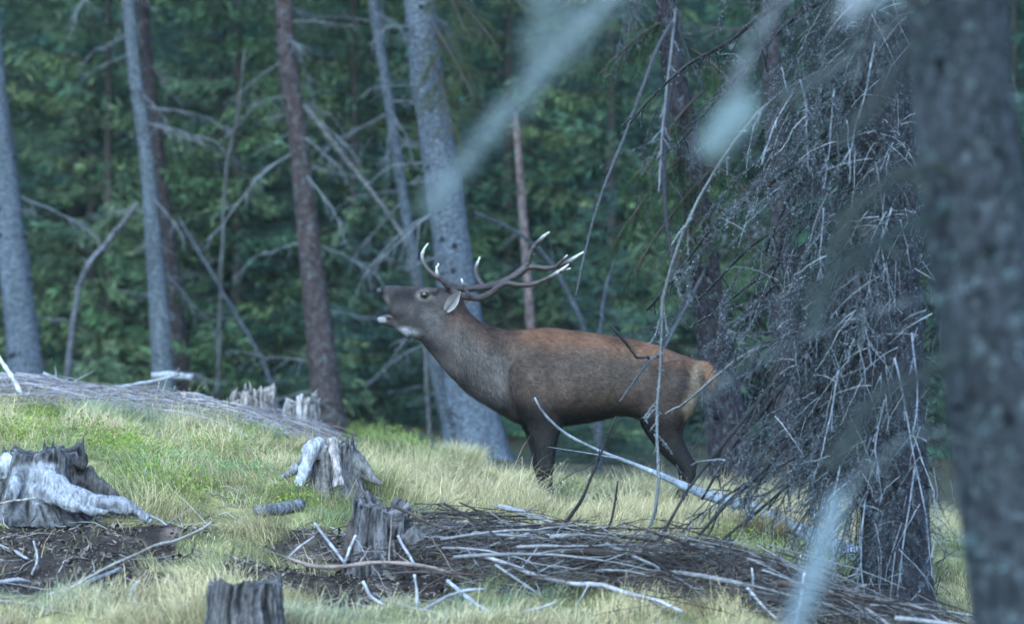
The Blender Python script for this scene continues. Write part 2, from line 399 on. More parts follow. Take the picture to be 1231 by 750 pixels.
def twig_branch(mb, pts, r0, r1, col, tw=12, twl=.25, lich=0, lsize=.012, droop=.5, sub=3, tone=(.30, .37, .37), side=None, vertical=False):
    """a main dead stem with side twigs and, optionally, lichen"""
    n = len(pts); col = np.array(col)
    mb.tube(pts, np.linspace(r0, r1, n) * (1 + .15 * rng.normal(size=n)).clip(.6, 1.5), 5, col * rng.uniform(.8, 1.2, (n, 1)))
    if lich: lichen_bits(mb, pts, lich, lsize, tone, spread=np.linspace(r0, r1, n) * .55 + .0008)
    T = unit(pts[-1] - pts[0])
    for k in range(tw):
        t = rng.uniform(.12, .97); i = min(int(t * (n - 1)), n - 2); p = pts[i] + (pts[i + 1] - pts[i]) * (t * (n - 1) - i)
        tt = unit(pts[i + 1] - pts[i])
        s = np.cross(tt, [0, 0, 1]); s = unit(s) * (1 if rng.random() < .5 else -1)
        d = unit(tt * rng.uniform(.4, 1.1) + s * rng.uniform(.2, 1) + np.array([0, 0, rng.uniform(-1.1, .5)]) * droop + rng.normal(0, .2, 3))
        L = twl * rng.uniform(.35, 1.2) * (1 - .5 * t)
        m = 6; q = np.linspace(0, 1, m)[:, None]
        tp = p + d * L * q + np.array([0, 0, -1.]) * L * droop * .6 * q ** 2 + rng.normal(0, .02 * L, (m, 3)) * q
        rr = max(r1 * .8, .0012)
        mb.tube(tp, np.linspace(min(r0 * .45, .005), rr * .7, m), 4, col * rng.uniform(.7, 1.4), cap=False)
        if lich: lichen_bits(mb, tp, lich * 1.1, lsize * .9, tone, .0016)
        for j in range(sub):
            u = rng.uniform(.2, .95); p2 = tp[0] + (tp[-1] - tp[0]) * u
            d2 = unit(d + rng.normal(0, .7, 3) + np.array([0, 0, -droop * .5])); L2 = L * rng.uniform(.15, .45)
            tp2 = p2 + d2 * L2 * np.linspace(0, 1, 4)[:, None] + rng.normal(0, .03 * L2, (4, 3))
            mb.tube(tp2, np.linspace(.0016, .0009, 4), 3, col * rng.uniform(.7, 1.5), cap=False)
            if lich and rng.random() < .7: lichen_bits(mb, tp2, lich * .9, lsize * .75, tone, .0012)

# shared library of dead branches (local: grows along +X, droops)
def dead_lib(n, L, col, lich, name):
    out = []
    for k in range(n):
        mb = MB(); m = 12; t = np.linspace(0, 1, m)[:, None]
        up = rng.uniform(-.35, .25); pts = np.array([1, 0, up]) * L * t + np.array([0, 0, -1]) * L * rng.uniform(.05, .45) * t ** 2
        pts = wobble(pts, .05 * L)
        twig_branch(mb, pts, .011 * L ** .5, .0025, col, tw=int(9 * L) + 3, twl=.32 * L, lich=lich, lsize=.02, droop=.5, sub=2)
        o = mb.build(name, M_stick); out.append(o.data); bpy.data.objects.remove(o)
    return out

# ------------------------------------------------------------------ trunks and trees
def trunk_mesh(name, path, r, mat_, col, parent, sides=18, segs=60, knots=14, flare=.0, stub_col=None, seed=0):
    """path: world points base->top. One mesh with flared root, knots and stubs"""
    base = np.asarray(path[0]); pts = resample(path, segs)
    s = np.linspace(0, 1, segs); rr = np.interp(s, np.linspace(0, 1, len(r)), r)
    hgt = pts[:, 2] - base[2]
    rr = rr * (1 + flare * np.exp(-np.clip(hgt, 0, None) / .28))
    mb = MB(); a = np.linspace(0, 2 * math.pi, sides, endpoint=False)
    lob = 1 + flare * .35 * np.exp(-np.clip(hgt, 0, None)[:, None] / .22) * np.cos(a[None] * 5 + seed)
    nz = 1 + .05 * (fbm(a[None] * 2 + seed, hgt[:, None] * 1.2 + seed * 3, 1.5, 5) - .5) * 2 + .035 * rng.normal(size=(segs, sides))
    ring = pts[:, None] + (rr[:, None] * lob * nz)[..., None] * np.stack([np.cos(a), np.sin(a), 0 * a], 1)[None]
    i = np.arange(segs - 1)[:, None] * sides; j = np.arange(sides)[None]; k = (j + 1) % sides
    f = np.stack([i + j, i + k, i + sides + k, i + sides + j], -1).reshape(-1, 4)
    blot = fbm(a[None] * 1.3 + seed, hgt[:, None] * 2 + 0 * a[None], 2.2, 77 + seed)[..., None]
    c = np.array(col) * (.72 + .56 * blot); c = c.reshape(-1, 3)
    mb.add(ring.reshape(-1, 3), f, c)
    for q in range(knots):
        h = rng.uniform(.05, .55); ii = min(int(h * segs), segs - 2); an = rng.uniform(math.pi, 2 * math.pi)
        d = np.array([math.cos(an), math.sin(an), rng.uniform(-.3, .2)]); R0 = rr[ii]
        L = rng.uniform(.008, .05); kr = rng.uniform(.008, .02) * (R0 / .1) ** .5
        p = pts[ii] + d * R0 * .9
        mb.tube(np.stack([p - d * .02, p + d * (R0 * .08 + .006), p + d * (R0 * .1 + L)]), [kr * 1.5, kr * 1.1, kr * .45], 7, stub_col if stub_col is not None else np.array(col) * .25)
    # closed top
    mb.tube(np.stack([pts[-1] - [0, 0, .02], pts[-1] + [0, 0, .03]]), [rr[-1] * .98, rr[-1] * .5], sides, np.array(col))
    o = mb.build(name, mat_, parent); return o

def spruce_crown_mesh(name, Ht, z0, Lmax, seed, col, dense=1.0, big=1.0):
    """living spruce crown, local base at origin: whorls of drooping boughs carrying flat sprays of needle shoots"""
    r = np.random.default_rng(seed); mb = MB(); col = np.array(col)
    z = z0
    while z < Ht - .15:
        f = (z - z0) / (Ht - z0); L = Lmax * (1 - f) ** .85 + .12
        nb = r.integers(5, 8)
        for k in range(nb):
            az = r.uniform(0, 2 * math.pi); Lb = L * r.uniform(.55, 1.15)
            if Lb < .12: continue
            h = np.array([math.cos(az), math.sin(az), 0]); sd = np.array([-math.sin(az), math.cos(az), 0])
            m = max(4, int(Lb / .085 * dense)); t = (np.arange(m) + r.random(m)) / m
            rise = r.uniform(-.45, .05) * (1 - .6 * f)
            ax = lambda u: np.array([0, 0, z]) + h * Lb * u[:, None] + np.array([0, 0, 1.]) * (Lb * (rise * u + .28 * u ** 2.4))[:, None]
            cen = ax(t)
            mb.tube(ax(np.linspace(0, 1, 5)), np.linspace(.012, .003, 5), 3, (.06, .05, .04), cap=False)
            bc = col * r.uniform(.6, 1.5) * np.array([r.uniform(.85, 1.3), 1, r.uniform(.8, 1.15)])
            for sgn in (-1, 1):
                ls = .38 * Lb * (1 - .75 * t) * r.uniform(.6, 1.2, m) + .05
                ns = 4
                for q in range(ns):
                    u = (q + r.random(m)) / ns
                    o = cen + sd * sgn * (ls * u * .85)[:, None] + h * (ls * u * .5)[:, None] - np.array([0, 0, 1.]) * (ls * u ** 1.5 * r.uniform(.1, .8, m))[:, None]
                    for e in range(3):
                        d = sd * sgn * .6 + h * .7 + r.normal(0, .45, (m, 3)) + np.array([0, 0, -.35])
                        d = d / np.linalg.norm(d, axis=1)[:, None] * (r.uniform(.05, .11, m) * big)[:, None]
                        w = np.cross(d, r.normal(size=(m, 3))); w = w / (np.linalg.norm(w, axis=1)[:, None] + 1e-9) * (.0062 * big)
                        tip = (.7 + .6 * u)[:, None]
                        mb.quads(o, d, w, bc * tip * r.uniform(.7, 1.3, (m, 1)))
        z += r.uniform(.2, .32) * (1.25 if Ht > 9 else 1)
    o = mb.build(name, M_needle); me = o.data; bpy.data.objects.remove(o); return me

YOUNG = [spruce_crown_mesh('crown', 6.5, .15, 1.5, 1, (.066, .130, .092), .8, 1.25),
         spruce_crown_mesh('crown', 7.5, .25, 1.8, 2, (.056, .120, .096), .8, 1.25),
         spruce_crown_mesh('crown', 5.0, .1, 1.3, 3, (.095, .160, .085), .9, 1.2)]
YH = [6.5, 7.5, 5.0]
HIGH = spruce_crown_mesh('crown', 7.0, .0, 2.0, 9, (.045, .085, .045), .6, 1.6)
_mb = MB(); _mb.tube(np.stack([np.zeros(8), np.zeros(8), np.linspace(-.2, 1, 8)], 1), np.linspace(1, .12, 8), 9, (.10, .085, .075)); _o = _mb.build('trunk', M_bark)
YTRUNK = _o.data; bpy.data.objects.remove(_o)

DEADPALE = dead_lib(7, 1.0, (.13, .145, .16), 0, 'dead_branch')
DEADDARK = dead_lib(6, 1.0, (.07, .06, .06), 60, 'dead_branch')

def attach_branch(tree, mesh, pos, az, scale, pitch=0):
    o = link('dead_branch', mesh, tree); o.location = pos; o.rotation_euler = Euler((rng.uniform(-.5, .5), -pitch, az)); o.scale = (scale,) * 3; return o

def mature(name, pix, wid, Y, mat_, col, label, knots=16, ndead=14, lib=DEADPALE, top=13.0, flare=.35, crown=True, group=None, depth=0.0, dl=(.35, 1.1), azbias=None, zr=(.3, 5.5)):
    """a tall tree: pix = trunk axis top->base in photo pixels, wid = widths in px, Y = distance from what it stands on"""
    axis = [P(px, py, Y) for (px, py) in pix][::-1]          # base -> top
    wid = wid[::-1]
    b = axis[0]; d = axis[0] - axis[1]; zg = H(b[0], Y) - .08
    if axis[0][2] > zg:
        axis.insert(0, axis[0] + d / abs(d[2]) * (axis[0][2] - zg)); wid = [wid[0]] + list(wid)
    else: axis[0] = axis[1] + (axis[0] - axis[1]) * ((axis[1][2] - zg) / (axis[1][2] - axis[0][2]))
    path = list(axis); rad = [w / 2 / FP * Y for w in wid]
    if top:
        e = path[-1] - path[-2]; e = e / e[2]; hh = top - path[-1][2]
        lean = np.array([e[0] * .5, e[1] * .5, 1])
        path += [path[-1] + lean * hh * .5, path[-1] + lean * hh]; rad += [rad[-1] * .75, rad[-1] * .3]
    root = empty(name, path[0]); off = -np.array(path[0])
    p2 = [np.asarray(p) + off for p in path]
    # even out the radius table along the arc length
    d = np.r_[0, np.cumsum([np.linalg.norm(p2[i + 1] - p2[i]) for i in range(len(p2) - 1)])]
    rr = np.interp(np.linspace(0, d[-1], 40), d, rad)
    trunk_mesh('trunk', p2, rr, mat_, col, root, knots=knots, flare=flare, seed=int(abs(b[0] * 100)) % 97)
    ps = resample(p2, 80)
    for k in range(ndead):
        h = rng.uniform(*zr); i = int(np.argmin(abs(ps[:, 2] - h)))
        az = rng.uniform(0, 2 * math.pi) if azbias is None else rng.normal(azbias, .9)
        attach_branch(root, lib[rng.integers(len(lib))], ps[i], az, rng.uniform(*dl), rng.uniform(-.5, .35))
    if crown and top:
        c = link('crown', HIGH, root); c.location = ps[int(np.argmin(abs(ps[:, 2] - (top - 6.4) ))) ]; c.rotation_euler = (0, 0, rng.uniform(0, 6)); c.scale = (.7, .7, 1.0)
    tag(root, label, 'tree', group); return root, ps

PALE = (.096, .118, .145); PALE2 = (.096, .118, .14); BROWN = (.06, .05, .054); RED = (.055, .042, .043)
mature('pine_tree', [(-16, 0), (8, 240), (34, 468)], [28, 34, 42], 42.5, M_palebark, PALE, 'stout pale grey trunk dotted with dark knots rising behind the brush hump', 34, 14)
mature('pine_tree', [(154, 0), (177, 200), (196, 446)], [15, 18, 26], 43.0, M_palebark, PALE2, 'slender pale grey lichened trunk standing against a darker brown trunk', 14, 22)
mature('spruce_tree', [(171, 0), (192, 200), (218, 455)], [14, 18, 26], 45.0, M_bark, (.035, .027, .028), 'dark brown trunk right behind the slender pale grey trunk', 10, 20, DEADDARK)
mature('spruce_tree', [(341, 0), (362, 200), (394, 490)], [22, 25, 36], 42.5, M_bark, RED, 'reddish brown trunk with pale peeling streaks left of the bellowing stag', 14, 26)
mature('dead_tree', [(449, 0), (470, 140), (500, 330), (546, 545)], [13, 12, 14, 17], 44.0, M_palebark, PALE2, 'thin pale dead pole leaning beside the thick grey trunk', 4, 22, top=6.5, crown=False, flare=.1)
t6, ps6 = mature('pine_tree', [(505, 0), (523, 150), (544, 300), (574, 545)], [38, 42, 46, 62], 40.0, M_palebark, PALE, 'thick pale grey trunk directly behind the stag\'s head', 20, 18, flare=.55)
mature('dead_tree', [(619, 138), (628, 250), (638, 395)], [7, 10, 11], 43, M_bark, (.17, .125, .12), 'broken pinkish brown snag behind the stag\'s antlers', 4, 4, top=None, crown=False, flare=.1, dl=(.2, .5), zr=(.5, 2.2))
t8, ps8 = mature('spruce_tree', [(800, 0), (824, 150), (858, 400), (884, 590)], [26, 30, 42, 52], 32.8, M_bark, (.032, .028, .034), 'dark purplish spruce trunk behind the stag\'s rump', 12, 16, DEADDARK, dl=(.4, .9))
mature('spruce_tree', [(88, 0), (90, 200), (96, 470)], [16, 18, 22], 50, M_bark, BROWN, 'narrow dark trunk deep in the wood between two pale trunks', 4, 22)
mature('spruce_tree', [(255, 0), (258, 200), (262, 480)], [11, 12, 15], 51, M_bark, BROWN, 'very thin dark trunk in the wood left of the reddish trunk', 4, 24)
mature('spruce_tree', [(690, 0), (694, 200), (700, 420)], [14, 16, 20], 50, M_bark, BROWN, 'thin dark trunk in the wood above the stag\'s back', 4, 22)
mature('spruce_tree', [(925, 0), (935, 200), (950, 560)], [22, 24, 34], 41, M_bark, (.035, .03, .034), 'dark trunk among the tangled twigs right of the stag\'s rump', 6, 12, DEADDARK)

# living spruce wood behind: separate young trees
def young(x, y, kind, sc, label):
    root = empty('spruce_tree', (x, y, H(x, y)), rng.uniform(0, 6.28)); root.scale = (sc, sc, sc)
    c = link('crown', YOUNG[kind], root)
    t = link('trunk', YTRUNK, root); t.scale = (.06, .06, YH[kind] * .97)
    tag(root, label, 'tree', 'young spruces of the wood behind the clearing')
rows = [(46.8, 2.5, 1.2), (49.0, 2.5, 1.35), (52.0, 2.7, 1.45), (55, 2.8, 1.55), (60, 3.0, 1.65), (66, 3.2, 1.75), (72, 3.4, 1.85)]
LAB = ['mid green young spruce in the wood behind the clearing', 'deep green tall young spruce in the wood behind the clearing', 'lighter green short young spruce in the wood behind the clearing']
for (y0, sp, sc) in rows:
    hw = y0 * .108 + 2.6; x = -hw + rng.uniform(0, sp)
    while x < hw:
        if not (y0 < 40 and rng.random() < .35):
            k = int(rng.integers(0, 3)); young(x, y0 + rng.uniform(-.7, .7), k, sc * rng.uniform(.75, 1.15), LAB[k])
        x += sp * rng.uniform(.7, 1.3)

for (px, Y, sc, lab) in [(285, 45.6, 1.15, 'lighter green spruce just left of the reddish trunk'), (425, 46.0, 1.25, 'lighter green spruce between the reddish trunk and the leaning dead pole'), (735, 45.0, 1.2, 'light green spruce above the stag\'s back'), (130, 46.5, 1.2, 'lighter green spruce behind the slender pale trunk')]:
    young((px - 615.5) / FP * Y, Y, 2, sc, lab)
# small bushy spruces at the wood's edge
for (px, Y, sc, lab) in [(330, 45.5, .36, 'little dark green spruce beside the reddish trunk'), (448, 45.0, .36, 'little bushy spruce before the leaning dead pole'), (720, 41.5, .34, 'little dark spruce behind the stag\'s back')]:
    x = (px - 615.5) / FP * Y
    root = empty('spruce_tree', (x, Y, H(x, Y)), rng.uniform(0, 6)); root.scale = (sc * 1.3, sc * 1.3, sc)
    link('crown', YOUNG[1], root); t = link('trunk', YTRUNK, root); t.scale = (.06, .06, 7.2)
    tag(root, lab, 'tree')

# detailed living boughs of the nearer trees
def bough(parent, p0, p1, sag, seed, col, width=.5, n=26):
    r = np.random.default_rng(seed); mb = MB(); col = np.array(col)
    off = np.array(parent.location); p0 = np.asarray(p0) - off; p1 = np.asarray(p1) - off
    t = np.linspace(0, 1, 12)[:, None]; pts = p0 + (p1 - p0) * t + np.array([0, 0, sag]) * (t * (1 - t) * 4)
    mb.tube(pts, np.linspace(.014, .004, 12), 5, (.07, .06, .05))
    T = unit(p1 - p0); sd = unit(np.cross(T, [0, 0, 1])); L = np.linalg.norm(p1 - p0)
    for k in range(n):
        u = r.uniform(.15, 1); i = min(int(u * 11), 10); p = pts[i] + (pts[i + 1] - pts[i]) * (u * 11 - i)
        sg = r.choice([-1, 1]); d = unit(T * r.uniform(.4, 1) + sd * sg * r.uniform(.2, 1) + np.array([0, 0, r.uniform(-.9, .1)]))
        Ls = width * r.uniform(.4, 1) * (1 - .4 * u)
        q = np.linspace(0, 1, 7)[:, None]; sp = p + d * Ls * q + np.array([0, 0, -.35]) * Ls * q ** 2
        mb.tube(sp, np.linspace(.004, .0015, 7), 3, (.08, .06, .045), cap=False)
        shoots = [(sp[0], sp[-1])]
        for e in range(7):
            v = r.uniform(.1, .95); a = sp[0] + (sp[-1] - sp[0]) * v; dd = unit(d + r.normal(0, .7, 3)); shoots.append((a, a + dd * Ls * r.uniform(.2, .45)))
        bc = col * r.uniform(.6, 1.5)
        for (a, b) in shoots:
            m = max(8, int(np.linalg.norm(b - a) / .0035)); v = r.random((m, 1)); o = a + (b - a) * v
            dn = unit(b - a) * .6 + r.normal(0, .7, (m, 3)); dn = dn / np.linalg.norm(dn, axis=1)[:, None] * .017
            w = np.cross(dn, r.normal(size=(m, 3))); w = w / (np.linalg.norm(w, axis=1)[:, None] + 1e-9) * .0016
            mb.quads(o, dn, w, bc * r.uniform(.6, 1.4, (m, 1)))
    return mb.build('living_bough', M_needle, parent)
for k, (a, b, Y, w) in enumerate([((850, 160), (740, 290), 32.6, .45), ((860, 200), (760, 330), 32.4, .4), ((845, 110), (770, 215), 32.5, .4), ((860, 250), (800, 345), 32.2, .35),
                                  ((830, 60), (900, 130), 32.5, .4), ((850, 240), (930, 330), 32.5, .4), ((815, 20), (720, 90), 32.6, .4), ((845, 200), (900, 235), 32.3, .4)]):
    bough(t8, P(*a, 32.8), P(*b, Y), .06, 100 + k, (.030, .075, .028), w, 30)
for k, (a, b, Y) in enumerate([((508, -40), (600, 60), 34.0), ((512, 20), (570, 120), 34.1), ((508, -90), (640, 20), 33.9), ((515, 60), (545, 160), 34.2), ((508, -60), (560, 40), 33.8)]):
    bough(t6, P(*a, 40.0), P(*b, Y + 4.6), .05, 140 + k, (.060, .085, .028), .4, 24)

# leaning and fallen dead poles in the wood
def pole(name, pix, Y, w, col, label, m=M_palebark, tw=6, drop=False, group=None):
    pts = [P(px, py, Y if np.isscalar(Y) else Y[i]) for i, (px, py) in enumerate(pix)]
    Y0 = Y if np.isscalar(Y) else Y[0]
    pts = resample(pts, 26); pts = pts + rng.normal(0, .004, pts.shape)
    root = pts[-1].copy(); mb = MB(); r = np.interp(np.linspace(0, 1, 26), np.linspace(0, 1, len(w)), [q / 2 / FP * Y0 for q in w])
    col = np.array(col) * .62; r = r * .85
    mb.tube(pts - root, r, 8, np.array(col) * rng.uniform(.75, 1.25, (26, 1)), jit=.05)
    for k in range(tw):
        i = rng.integers(2, 22); d = unit(rng.normal(size=3) + [0, 0, .3]); L = rng.uniform(.1, .4)
        q = np.linspace(0, 1, 5)[:, None]; mb.tube(pts[i] - root + d * L * q + rng.normal(0, .015, (5, 3)) * q, np.linspace(r[i] * .4, .002, 5), 4, np.array(col) * .9, cap=False)
    o = mb.build(name, m); o.location = root; tag(o, label, 'dead wood', group); return o
pole('leaning_dead_pole', [(570, 256), (625, 282), (668, 325), (708, 420), (722, 560)], 40.7, [5, 6, 8, 10, 12], PALE2, 'thin pale dead pole arching behind the antler crown')
pole('leaning_dead_pole', [(368, 128), (410, 185), (450, 235), (500, 330), (520, 560)], 41.2, [8, 8, 7, 7, 7], (.16, .17, .17), 'grey dead pole slanting down right of the reddish trunk')
pole('leaning_dead_pole', [(215, 262), (255, 330), (318, 440), (335, 500)], 42.4, [5, 6, 6, 8], PALE2, 'thin grey dead pole slanting between the slender trunk and the reddish trunk')
pole('leaning_dead_pole', [(165, 245), (130, 290), (95, 345), (78, 480)], 42.6, [6, 8, 9, 10], (.18, .19, .22), 'forked looking grey pole leaning left of the slender pale trunk')
pole('leaning_dead_pole', [(295, 60), (285, 140), (270, 230), (262, 480)], 43, [4, 5, 6, 8], (.12, .13, .13), 'thin upright dead sapling beside the very thin dark trunk')
pole('leaning_dead_pole', [(525, 435), (535, 480), (552, 545)], 38.6, [6, 8, 9], PALE2, 'short pale pole leaning on the foot of the thick grey trunk', tw=2)
pole('leaning_dead_pole', [(742, 300), (728, 350), (722, 400), (720, 570)], 38.0, [4, 6, 8, 9], PALE2, 'thin pale dead sapling just above the stag\'s back', tw=4)

# ------------------------------------------------------------------ stumps
GREY = np.array([.25, .25, .26])
def stump(px, py, rt, h, label, roots=(), flare=.35, jag=.12, seed=1, col=GREY, dark=.35, slope=(0, 0), hollow=None, Y=None):
    b = G(px, py) if Y is None else np.array([(px - 615.5) / FP * Y, Y, 0]); b[2] = H(b[0], b[1])
    root = empty('tree_stump', b); r = np.random.default_rng(seed)
    n, m = 56, 16; a = np.linspace(0, 2 * math.pi, n, endpoint=False)
    lob = fbm(np.cos(a) * 1.5 + seed, np.sin(a) * 1.5, 1.5, seed); rid = fbm(np.cos(a) * 2.6 + seed, np.sin(a) * 2.6, 2.0, seed + 5)
    top = h * (1 + jag * (fbm(np.cos(a) * 3, np.sin(a) * 3, 1.6, seed + 9, 4) - .5) * 3) + slope[0] * rt * np.cos(a) + slope[1] * rt * np.sin(a)
    if hollow is not None:
        da = np.abs((a - hollow + math.pi) % (2 * math.pi) - math.pi); top = top * (1 - .5 * np.exp(-(da / .55) ** 2))
    V = []; C = []
    stripe = np.interp(rid, [.3, .7], [dark, 1.15])
    for i in range(m):
        t = i / (m - 1); z = -.06 + (top + .06) * t
        fl = 1 + flare * (1 - t) ** 2.6 * (.3 + 1.4 * lob)
        rr = rt * fl * (1 + .16 * (rid - .5)) * (1 - .05 * t)
        rr = rr * (1 + .03 * r.normal(size=n) * .6)
        V.append(np.stack([rr * np.cos(a), rr * np.sin(a), z], 1)); C.append(col[None] * (stripe * (.8 + .4 * fbm(a * 3, a * 0 + t * 2 + seed, 2, 3)))[:, None])
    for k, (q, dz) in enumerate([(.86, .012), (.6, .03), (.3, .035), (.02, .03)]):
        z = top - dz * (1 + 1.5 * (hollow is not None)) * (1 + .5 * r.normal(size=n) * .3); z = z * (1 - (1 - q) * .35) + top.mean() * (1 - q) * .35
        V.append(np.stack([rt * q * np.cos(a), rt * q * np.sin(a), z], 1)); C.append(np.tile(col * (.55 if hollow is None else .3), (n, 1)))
    v = np.vstack(V); M2 = len(V); i = np.arange(M2 - 1)[:, None] * n; j = np.arange(n)[None]; k = (j + 1) % n
    f = np.stack([i + j, i + k, i + n + k, i + n + j], -1).reshape(-1, 4)
    VV = [v]; FF = f.tolist() + [list(range(n))[::-1], [(M2 - 1) * n + q for q in range(n)]]; nv = len(v); RT = []
    for (pp, w, cc, Ys) in roots:
        pts = resample([P(x, y, b[1] + Ys[q]) - b for q, (x, y) in enumerate(pp)], 16)
        rr = np.interp(np.linspace(0, 1, 16), np.linspace(0, 1, len(w)), [e / 2 / FP * b[1] for e in w]) * (1 + .10 * r.normal(size=16))
        m1 = MB(); m1.tube(pts, rr, 12, (1, 1, 1), cap=False); tv = np.vstack(m1.v); VV.append(tv)
        FF += (np.vstack(m1.f4) + nv).tolist() + [[nv + q for q in range(12)], [nv + 180 + q for q in range(12)][::-1]]; nv += len(tv); RT.append((pts, rr, np.array(cc)))
    me = bpy.data.meshes.new('t'); me.from_pydata(np.vstack(VV).tolist(), [], FF); me.update(); tmp = bpy.data.objects.new('t', me); COL.objects.link(tmp)
    rm = tmp.modifiers.new('r', 'REMESH'); rm.mode = 'VOXEL'; rm.voxel_size = .009; sm = tmp.modifiers.new('s', 'SMOOTH'); sm.iterations = 4
    dg = bpy.context.evaluated_depsgraph_get(); wm = bpy.data.meshes.new_from_object(tmp.evaluated_get(dg), preserve_all_data_layers=False, depsgraph=dg); bpy.data.objects.remove(tmp)
    N = len(wm.vertices); co = np.zeros(N * 3, np.float32); wm.vertices.foreach_get('co', co); co = co.reshape(-1, 3).astype(float); no = np.zeros(N * 3, np.float32); wm.vertices.foreach_get('normal', no); no = no.reshape(-1, 3)
    an = np.arctan2(co[:, 1], co[:, 0]); sx = np.cos(an) * 5 + seed + .5 * np.sin(co[:, 2] * 9); sy = np.sin(an) * 5
    streak = fbm(sx, sy + co[:, 2] * 3, 2.2, seed, 4); iso = fbm(co[:, 0] * 14 + co[:, 2] * 9 + seed, co[:, 1] * 14 - co[:, 2] * 11, 1.3, seed + 3, 4)
    cl = col[None] * np.interp(streak, [.3, .42, .7], [dark * .6, dark + .25, 1.25])[:, None]; wroot = np.zeros(N)
    for (pts, rr, cc) in RT:
        dd = np.linalg.norm(co[:, None] - pts[None], axis=2); q = dd.argmin(1); w = 1 - sstep(1.05, 1.5, dd[np.arange(N), q] / rr[q]); cl = cl * (1 - w[:, None]) + cc[None] * w[:, None] * np.interp(iso, [.25, .45, .7], [.45, .9, 1.15])[:, None]; wroot = np.maximum(wroot, w)
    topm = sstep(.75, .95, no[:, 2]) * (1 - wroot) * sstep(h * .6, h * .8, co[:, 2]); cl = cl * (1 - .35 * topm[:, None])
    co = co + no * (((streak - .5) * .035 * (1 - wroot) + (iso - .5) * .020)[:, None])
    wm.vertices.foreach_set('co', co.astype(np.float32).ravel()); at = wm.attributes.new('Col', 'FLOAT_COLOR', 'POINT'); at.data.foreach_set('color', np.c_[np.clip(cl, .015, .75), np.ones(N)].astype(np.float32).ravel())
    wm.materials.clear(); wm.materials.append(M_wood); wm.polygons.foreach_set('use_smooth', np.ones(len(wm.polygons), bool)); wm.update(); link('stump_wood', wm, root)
    # splinters on the broken rim
    for q in range(5):
        an = r.uniform(0, 6.28); p = np.array([rt * .93 * math.cos(an), rt * .93 * math.sin(an), np.interp(an, np.r_[a, 6.2832], np.r_[top, top[:1]]) - .03])
        L = r.uniform(.03, .10); mb = MB(); mb.tube(np.stack([p, p + [0, 0, L * .6], p + [r.normal(0, .01), r.normal(0, .01), L]]), [.014, .009, .002], 5, col * r.uniform(.3, .9)); mb.build('splinter', M_wood, root)
    tag(root, label, 'stump'); return root

WH = (.24, .25, .28)
stump(52, 618, .235, .36, 'big grey weathered stump with thick pale roots over bare earth', seed=4, slope=(.05, 0), jag=.10, dark=.22, col=np.array([.11, .11, .12]), flare=.55, roots=[
    ([(50, 572), (78, 592), (110, 603), (150, 608), (182, 628)], [34, 28, 22, 20, 10], WH, [-.18, -.28, -.30, -.30, -.34]),
    ([(40, 590), (70, 600), (98, 612), (130, 616)], [20, 18, 14, 7], WH, [-.22, -.33, -.36, -.40]),
    ([(34, 566), (20, 580), (12, 602)], [26, 20, 14], WH, [-.14, -.26, -.32]),
    ([(98, 572), (116, 586), (140, 600), (162, 609)], [34, 26, 14, 4], (.085, .08, .078), [-.02, -.04, -.06, -.08]),
    ([(20, 555), (5, 560), (-15, 580)], [26, 22, 16], (.35, .37, .4), [-.05, -.1, -.1]),
    ([(94, 562), (100, 552), (104, 543)], [18, 12, 5], (.045, .04, .038), [-.12, -.12, -.12])])
stump(397, 588, .16, .27, 'pale rooted stump with mossy hollows above the short cut log', seed=8, col=np.array([.16, .15, .155]), dark=.25, flare=.5, roots=[
    ([(386, 534), (374, 540), (368, 560), (358, 586)], [22, 20, 15, 13], (.34, .35, .38), [-.08, -.16, -.22, -.28]),
    ([(398, 526), (403, 550), (408, 586)], [12, 12, 14], (.36, .32, .32), [-.16, -.2, -.28]),
    ([(376, 545), (358, 562), (332, 577)], [20, 12, 5], (.2, .21, .22), [.0, -.05, -.08]),
    ([(414, 546), (428, 556), (443, 571), (460, 583)], [30, 24, 15, 6], (.15, .145, .145), [.02, -.02, -.05, -.08])])
stump(458, 682, .155, .36, 'dark split stump with a pale face at the end of the brush pile', seed=13, col=np.array([.13, .125, .135]), dark=.15, jag=.2, flare=.3, hollow=-.9, slope=(-.06, 0), roots=[
    ([(424, 625), (421, 650), (410, 676)], [12, 16, 12], (.075, .06, .055), [-.02, -.06, -.1]),
    ([(490, 640), (512, 660), (520, 676)], [26, 22, 16], (.13, .125, .13), [-.1, -.14, -.15])])
stump(295, 782, .185, .34, 'mossy dark grey stump with ragged rim below the bare earth', seed=21, col=np.array([.11, .105, .11]), dark=.2, jag=.13, flare=.3)
stump(362, 545, .13, .28, 'pale blurred stump at the edge of the wood', seed=27, col=np.array([.33, .31, .31]), Y=33.3, jag=.3)
stump(305, 540, .16, .26, 'brownish low stump at the edge of the wood beside a leaning twig', seed=29, col=np.array([.26, .23, .22]), Y=33.6, jag=.3)

